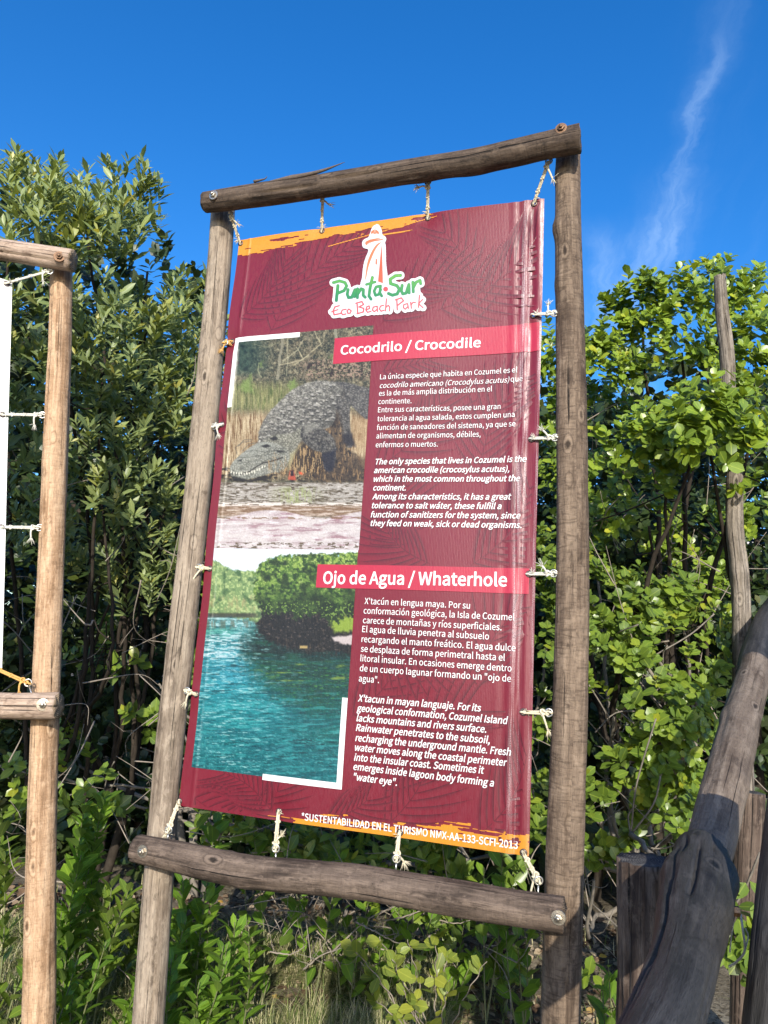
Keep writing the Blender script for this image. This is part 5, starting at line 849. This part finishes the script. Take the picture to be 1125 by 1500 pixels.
SP = [
 ('tall young plant with big round leaves just right of the tan post', 130, 1165, 3.25, 40, SH_round, L_young, 'yr', (1.0, 1.5), 2, .12),
 ('broad-leaved young plant in the middle of the gap between the tan and grey posts', 175, 1180, 3.4, 44, SH_round, L_young, 'yr', (.9, 1.4), 3, .14),
 ('long-leaved young plant leaning against the tan post\'s right side', 118, 1255, 3.15, 54, SH_oval, L_young, 'yo', (1.0, 1.5), 3, .08),
 ('upright dark-leaved plant between the tan post and the grey post, low centre', 160, 1290, 3.2, 60, SH_oval, L_mid, 'ym', (.9, 1.4), 4, .12),
 ('leafy young plant close to the left side of the grey log post', 205, 1250, 3.5, 44, SH_oval, L_mid, 'ym', (.9, 1.3), 3, .1),
 ('low young plant nearest the grass between the tan and grey posts', 120, 1380, 2.95, 40, SH_oval, L_young, 'yo', (.8, 1.2), 3, .1),
 ('sparse young plant at the left edge below the white banner', 28, 1190, 3.3, 34, SH_oval, L_mid, 'ym', (1.0, 1.5), 2, .1),
 ('low plant at the left edge by the dry grass', 25, 1330, 3.1, 34, SH_round, L_mid, 'ymr', (.8, 1.3), 3, .14),
 ('upright young plant right of the grey post under the lower beam', 262, 1330, 3.0, 46, SH_oval, L_young, 'yo', (.9, 1.3), 3, .07),
 ('tallest young plant under the beam\'s left part, leaves reaching its underside', 280, 1295, 3.3, 44, SH_oval, L_young, 'yo', (1.0, 1.4), 3, .08),
 ('slender young plant with lance leaves at the dry grass\'s left edge', 325, 1385, 2.95, 42, SH_oval, L_young, 'yo', (.8, 1.2), 3, .05),
 ('young plant with pale leaf backs beside the dry grass', 355, 1350, 3.1, 36, SH_oval, L_young, 'yo', (.9, 1.3), 2, .06),
 ('two-stemmed plant at the bottom edge just right of the grey post', 235, 1400, 2.85, 36, SH_oval, L_young, 'yo', (.9, 1.3), 2, .05),
 ('plant with broad leaves peeking between the banner\'s foot and the beam, left', 310, 1195, 3.3, 26, SH_round, L_young, 'yr', (1.1, 1.5), 2, .1),
 ('plant with a few broad leaves between the hanging cords behind the lower beam', 470, 1232, 3.4, 18, SH_round, L_young, 'yr', (1.1, 1.5), 2, .12),
 ('few small leaves in the shade under the lower beam, middle', 560, 1335, 3.5, 22, SH_round, L_young, 'yr', (.9, 1.4), 2, .18),
 ('broad young leaves behind the beam near the brown post', 720, 1240, 3.3, 16, SH_round, L_young, 'yr', (1.2, 1.7), 2, .1),
 ('small plant among dead leaves at the foot of the brown post', 735, 1370, 3.6, 14, SH_round, L_mid, 'ymr', (.8, 1.2), 2, .15),
 ('leafy plant right of the brown post at the bottom edge', 885, 1400, 2.6, 30, SH_oval, L_young, 'yo', (.9, 1.3), 3, .07)]
for (lb_, px, py, dp, n, shp, mt, key, sz, st, spd) in SP: sapling(lb_, px, py, dp, n, shp, mt, key, sz, stems=st, spread=spd)
_r = random.Random(5)
for (px, py, dp, n, lb_) in [(75, 1395, 2.9, 36, 'small bright plant hugging the tan post\'s foot on its right side'), (190, 1375, 3.0, 44, 'bushy plant at the bottom edge left of the grey post'), (300, 1400, 2.9, 40, 'thick clump of long leaves at the bottom edge between grey post and grass'), (395, 1475, 2.9, 6, 'tiny sprout in the dry grass just above the bottom edge'), (250, 1265, 3.4, 44, 'broad-leaved plant rising behind the lower beam\'s left end')]: sapling(lb_, px, py, dp, n, SH_oval if px != 250 else SH_round, L_young, 'yo' if px != 250 else 'yr', (.8, 1.25), stems=3, spread=.1)
for (px, py, dp, n, lb_) in [(520, 1300, 3.5, 22, 'round-leaved plant right under the middle of the lower beam'), (660, 1330, 3.5, 26, 'round-leaved plant under the beam between the sprawling sprig and brown post'), (610, 1255, 3.4, 20, 'broad leaves showing between banner foot and beam near the middle cord'), (400, 1225, 3.4, 22, 'broad leaves showing behind the second hanging cord'), (770, 1310, 3.4, 20, 'leaves in the shade just left of the brown post')]: sapling(lb_, px, py, dp, n, SH_round, L_young, 'yr', (1.0, 1.5), stems=3, spread=.16)
# sprawling low branch with broad leaves, centre bottom
th_ = thing('trailing_branch', 'sprawling low sprig with broad yellow-green leaves below the beam, bottom centre', 'plant', at(610, 1440, 2.95) * [1, 1, 0]); pl = Plant(); b_ = at(640, 1450, 3.1); b_[2] = float(gz(b_[0], b_[1]))
for ex, ey, m in [(515, 1385, 8), (530, 1410, 10), (556, 1372, 12), (598, 1376, 11), (640, 1362, 9), (655, 1395, 10), (712, 1408, 5), (590, 1450, 9), (545, 1462, 10), (610, 1480, 7), (660, 1430, 8), (575, 1405, 9)]:
    e = at(ex, ey, 2.85 + random.uniform(-.12, .2)); P = spline([b_, b_ * .5 + e * .5 + [0, 0, .05], e], .01); P = P + .004 * np.stack([np.sin(np.arange(len(P)) * .7), np.cos(np.arange(len(P)) * .5), 0 * np.arange(len(P))], -1); v, f = tube(P, np.linspace(.0035, .0015, len(P)), 6); obj('stem', v, f, TWIG, th_)
    for k in range(m):
        i = int((len(P) - 2) * (1 - .45 * random.random() ** 1.4)); d = unit(P[i + 1] - P[i]); r_ = unit(RNG.normal(size=3) + [0, -.2, .1]); pl.b.append(P[i][None]); pl.d.append(unit(d * .6 + r_)[None]); pl.u.append(unit(np.array([0, -.6, .7]) + RNG.normal(0, .4, 3))[None]); pl.s.append(np.array([random.uniform(.65, 1.15)])); pl.t.append(np.array([random.uniform(.2, .98)]))
leaf_parts(pl.arrays(), SH_round, leafmat('yellowing_leaf', (.20, .26, .045), .4, .4, .3), th_, 'yl')
# dead grey brushwood
th_ = thing('brushwood', 'tangle of dead pale grey branches under the lower beam', 'dead branches', at(480, 1390, 3.4) * [1, 1, 0])
BW_ = [[(370, 1335), (400, 1345), (440, 1358), (480, 1364)], [(360, 1358), (390, 1350), (420, 1340)], [(440, 1340), (470, 1370), (485, 1395), (490, 1420)], [(468, 1375), (478, 1410), (513, 1420)], [(400, 1332), (405, 1352), (412, 1365)], [(395, 1395), (425, 1398), (450, 1384)], [(480, 1364), (540, 1372), (600, 1368), (660, 1385)], [(500, 1345), (540, 1330), (600, 1348), (650, 1338)], [(560, 1350), (600, 1340), (640, 1325)], [(470, 1362), (500, 1400), (540, 1425)], [(420, 1330), (440, 1300), (445, 1280)], [(520, 1378), (560, 1390), (620, 1420)], [(600, 1330), (660, 1352), (700, 1345)], [(640, 1345), (690, 1330), (740, 1318)], [(445, 1420), (470, 1400), (510, 1385)], [(520, 1350), (550, 1365), (600, 1390)]]
for k, q in enumerate(BW_):
    dp = 3.25 + random.uniform(-.1, .5); P = spline([at(x, y, dp + random.uniform(-.05, .05)) for x, y in q], .015); P = P + RNG.normal(0, .0015, P.shape); parts = [tube(P, np.linspace(random.uniform(.003, .0055), .0012, len(P)), 6)]
    for j in range(5):
        i = random.randrange(len(P)); e = P[i] + RNG.normal(0, .06, 3) + [0, 0, .03]; parts.append(tube(spline([P[i], (P[i] + e) / 2 + RNG.normal(0, .012, 3), e], .02), .0009, 4))
    v, f = join(parts); obj('dead_branch', v, f, TWIG, th_)
# pale thin twigs through the whole thicket
th_ = thing('bare_twigs', 'bare pale twigs threading through the leaves behind both signs', 'twigs', at(500, 1000, 4) * [1, 1, 0]); parts = []
for k in range(230):
    px = random.choice([random.uniform(0, 330), random.uniform(800, 1120), random.uniform(300, 800)]); py = random.uniform(560, 1480) if px < 330 or px > 800 else random.uniform(1220, 1420); a = at(px, py, random.uniform(3.2, 4.2)); d = unit(RNG.normal(size=3) + [0, 0, .5]); l_ = random.uniform(.12, .5); P = spline([a, a + d * l_ * .5 + RNG.normal(0, .03, 3), a + d * l_ + RNG.normal(0, .05, 3)], .03); parts.append(tube(P, np.linspace(random.uniform(.002, .0045), .001, len(P)), 5))
    if random.random() < .6: i = len(P) // 2; e = P[i] + RNG.normal(0, .08, 3); parts.append(tube(np.array([P[i], (P[i] + e) / 2 + RNG.normal(0, .01, 3), e]), .0012, 4))
v, f = join(parts); o = obj('twig', v, f, TWIG, th_); o['kind'] = 'stuff'
# ------------------------------------------------------------------ grass and litter
def blades(name, n, region, hgt, mat, wid=.0035):
    P = region(n); n = len(P); P[:, 2] = gz(P[:, 0], P[:, 1]) - .01; yaw = RNG.uniform(0, 6.28, n); L_ = RNG.uniform(.5, 1.1, n) * hgt; lean = RNG.uniform(.3, 2.2, n); d = np.stack([np.cos(yaw), np.sin(yaw), 0 * yaw], -1); s_ = np.stack([-np.sin(yaw), np.cos(yaw), 0 * yaw], -1) * wid; V = []
    for t, ww in ((0, 1), (.35, .9), (.7, .6), (1, .05)): c = P + d * (L_ * lean * t * t * .7)[:, None] + np.array([0, 0, 1.0]) * (L_ * (t - .28 * lean * t * t))[:, None]; V.append(c - s_ * ww); V.append(c + s_ * ww)
    V = np.stack(V, 1).reshape(-1, 3); q = np.array([(0, 1, 3, 2), (2, 3, 5, 4), (4, 5, 7, 6)]); f = (q[None] + (np.arange(n) * 8)[:, None, None]).reshape(-1, 4); o = obj(name, V, f, mat, attr={'tone': np.repeat(RNG.uniform(0, 1, n), 8)}); o['kind'] = 'stuff'; return o
gm, tg_, bg_ = newmat('dry_grass_blade', .6, .3); a = nd(tg_, 'ShaderNodeAttribute', attribute_name='tone'); tg_.links.new(ramp(tg_, a.outputs['Fac'], [(0, (.10, .15, .035)), (.4, (.20, .23, .07)), (.6, (.34, .32, .15)), (1, (.50, .44, .27))]), bg_.inputs['Base Color'])
def reg(boxes, seed):
    def r_(n):
        out_ = []; tot = sum(b[4] for b in boxes)
        for (x0, x1, y0, y1, w_) in boxes:
            m = int(n * w_ / tot); px = RNG.uniform(x0, x1, m); dy = RNG.uniform(y0, y1, m); d = np.array([ray(a, 1400) for a in px]); P = CAM + d * (dy / d[:, 1])[:, None]; P[:, 2] = 0; out_.append(P)
        P = np.vstack(out_); return P[fbm(P[:, :2] * 3.2, seed, 3) > .30]
    return r_
blades('dry_grass', 42000, reg([(340, 570, 2.7, 4.1, 9), (-60, 230, 2.6, 4.0, 6), (230, 350, 2.6, 3.8, 4), (560, 660, 2.8, 3.9, 2)], 31), .20, gm, .0022)
blades('sparse_grass', 2600, reg([(560, 1000, 2.6, 4.2, 3), (-400, 1500, 2.5, 6, 3)], 35), .12, gm, .0022)
lt = Plant(); n = 5200; px = RNG.uniform(-60, 1000, n); dy = RNG.uniform(2.5, 4.6, n); d = np.array([ray(a, 1400) for a in px]); P = CAM + d * (dy / d[:, 1])[:, None]; P[:, 2] = gz(P[:, 0], P[:, 1]) + RNG.uniform(.003, .03, n); yw = RNG.uniform(0, 6.28, n)
lt.b.append(P); lt.d.append(np.stack([np.cos(yw), np.sin(yw), RNG.normal(0, .3, n)], -1)); lt.u.append(unit(RNG.normal(0, .4, (n, 3)) + [0, -.1, 1])); lt.s.append(RNG.uniform(.5, 1.0, n)); lt.t.append(RNG.uniform(0, 1, n))
ml, tl, bl_ = newmat('dead_leaf', .8, .2); a = nd(tl, 'ShaderNodeAttribute', attribute_name='tone'); tl.links.new(ramp(tl, a.outputs['Fac'], [(0, (.05, .03, .02)), (.4, (.16, .10, .06)), (.7, (.28, .2, .13)), (.93, (.38, .30, .2)), (1, (.5, .3, .03))]), bl_.inputs['Base Color']); leaf_mass('leaf_litter', lt.arrays(), SH_round2, ml, None)
# ------------------------------------------------------------------ the two people whose shadows fall into the picture
def person(label, head, feet_y, facing, cloth, hair, h=1.72, arms_up=False):
    """head: centre of the head; the figure stands below it"""
    hx, hy, hz = head; z0 = float(gz(hx, hy)); s = (hz - z0) / 1.60; th_ = thing('person', label, 'person', (hx, hy, z0)); V = []; E = []; Rr = []
    def node(x, y, z, r_, par=None): V.append((x * s, y * s, z * s)); Rr.append(r_ * s); (E.append((par, len(V) - 1)) if par is not None else None); return len(V) - 1
    pel = node(0, 0, .95, .15); ab = node(0, .0, 1.1, .135, pel); ch = node(0, 0, 1.27, .155, ab); nk0 = node(0, 0, 1.40, .09, ch); nk = node(0, .01, 1.47, .055, nk0); hd0 = node(0, .02, 1.54, .075, nk); hd = node(0, .015, 1.62, .088, hd0); node(0, .005, 1.68, .06, hd)
    for sg in (-1, 1):
        hp = node(.10 * sg, 0, .86, .095, pel); kn = node(.11 * sg, .01, .50, .062, hp); an = node(.11 * sg, -.01, .09, .042, kn); node(.125 * sg, .12, .03, .035, an)
        sh = node(.17 * sg, 0, 1.37, .06, nk0)
        if arms_up: el = node(.21 * sg, .10, 1.15, .044, sh); wr = node(.08 * sg, .19, 1.36, .030, el); hn = node(.06 * sg, .21, 1.41, .034, wr)
        else: el = node(.24 * sg, -.02, 1.10, .044, sh); wr = node(.25 * sg, .05, .86, .03, el); hn = node(.25 * sg, .07, .79, .034, wr)
        for k in range(4): a_ = node(V[hn][0] / s + (k - 1.5) * .016, V[hn][1] / s + .035, V[hn][2] / s + (.03 if arms_up else -.05), .009, hn); node(V[a_][0] / s, V[a_][1] / s + .02, V[a_][2] / s + (.02 if arms_up else -.03), .008, a_)
        node(V[hn][0] / s - .035 * sg, V[hn][1] / s + .02, V[hn][2] / s, .010, hn)
    me = bpy.data.meshes.new('body'); me.from_pydata(V, E, []); o = bpy.data.objects.new('body', me); link(o, th_); me.skin_vertices or None
    md = o.modifiers.new('skin', 'SKIN'); lay = me.skin_vertices[0] if len(me.skin_vertices) else None
    if lay is None:
        import bmesh; bm = bmesh.new(); bm.from_mesh(me); bm.verts.layers.skin.verify(); bm.to_mesh(me); bm.free(); lay = me.skin_vertices[0]
    for i, r_ in enumerate(Rr): lay.data[i].radius = (r_, r_ * (.8 if i in (0, 1, 2) else 1)); lay.data[i].use_root = (i == 0)
    sb = o.modifiers.new('sub', 'SUBSURF'); sb.levels = 1; sb.render_levels = 2; me.materials.append(cloth); o.location = (0, 0, 0)
    c = np.array([hx, hy, hz + .02 * s]); th = np.linspace(0, 2 * math.pi, 20, endpoint=False); prof = [(.0, .112), (.05, .10), (.085, .065), (.098, .02), (.100, -.03), (.090, -.07)]; v = [c + np.array([r_ * math.cos(a), r_ * 1.08 * math.sin(a) - .012, z]) * s for r_, z in prof for a in th]; f = [(i * 20 + j, i * 20 + (j + 1) % 20, (i + 1) * 20 + (j + 1) % 20, (i + 1) * 20 + j) for i in range(5) for j in range(20)]; obj('hair', v, f, hair, th_)
    return th_
CL1 = plain('blue_clothes', (.08, .12, .25), .8, 0, .2, 20); CL2 = plain('dark_clothes', (.05, .05, .06), .8, 0, .2, 20); HR = plain('dark_hair', (.03, .02, .015), .6, 0, .3, 60)
def sunpt(px, py, dp, y): p = at(px, py, dp); t = (p[1] - y) / ANTI[1]; return p - ANTI * t
h1 = sunpt(514, 1452, 4.2, -.33); person('person in blue clothes standing behind the camera holding up a phone', h1, 0, 0, CL1, HR, arms_up=True)
ph = thing('phone', 'phone held up by the person in blue clothes', 'phone', h1 + [0, .25, -.2]); v, f = boxm(h1 + [0, .262, -.17], (.075, .009, .15)); obj('case', v, f, CL2, ph, smooth=False)
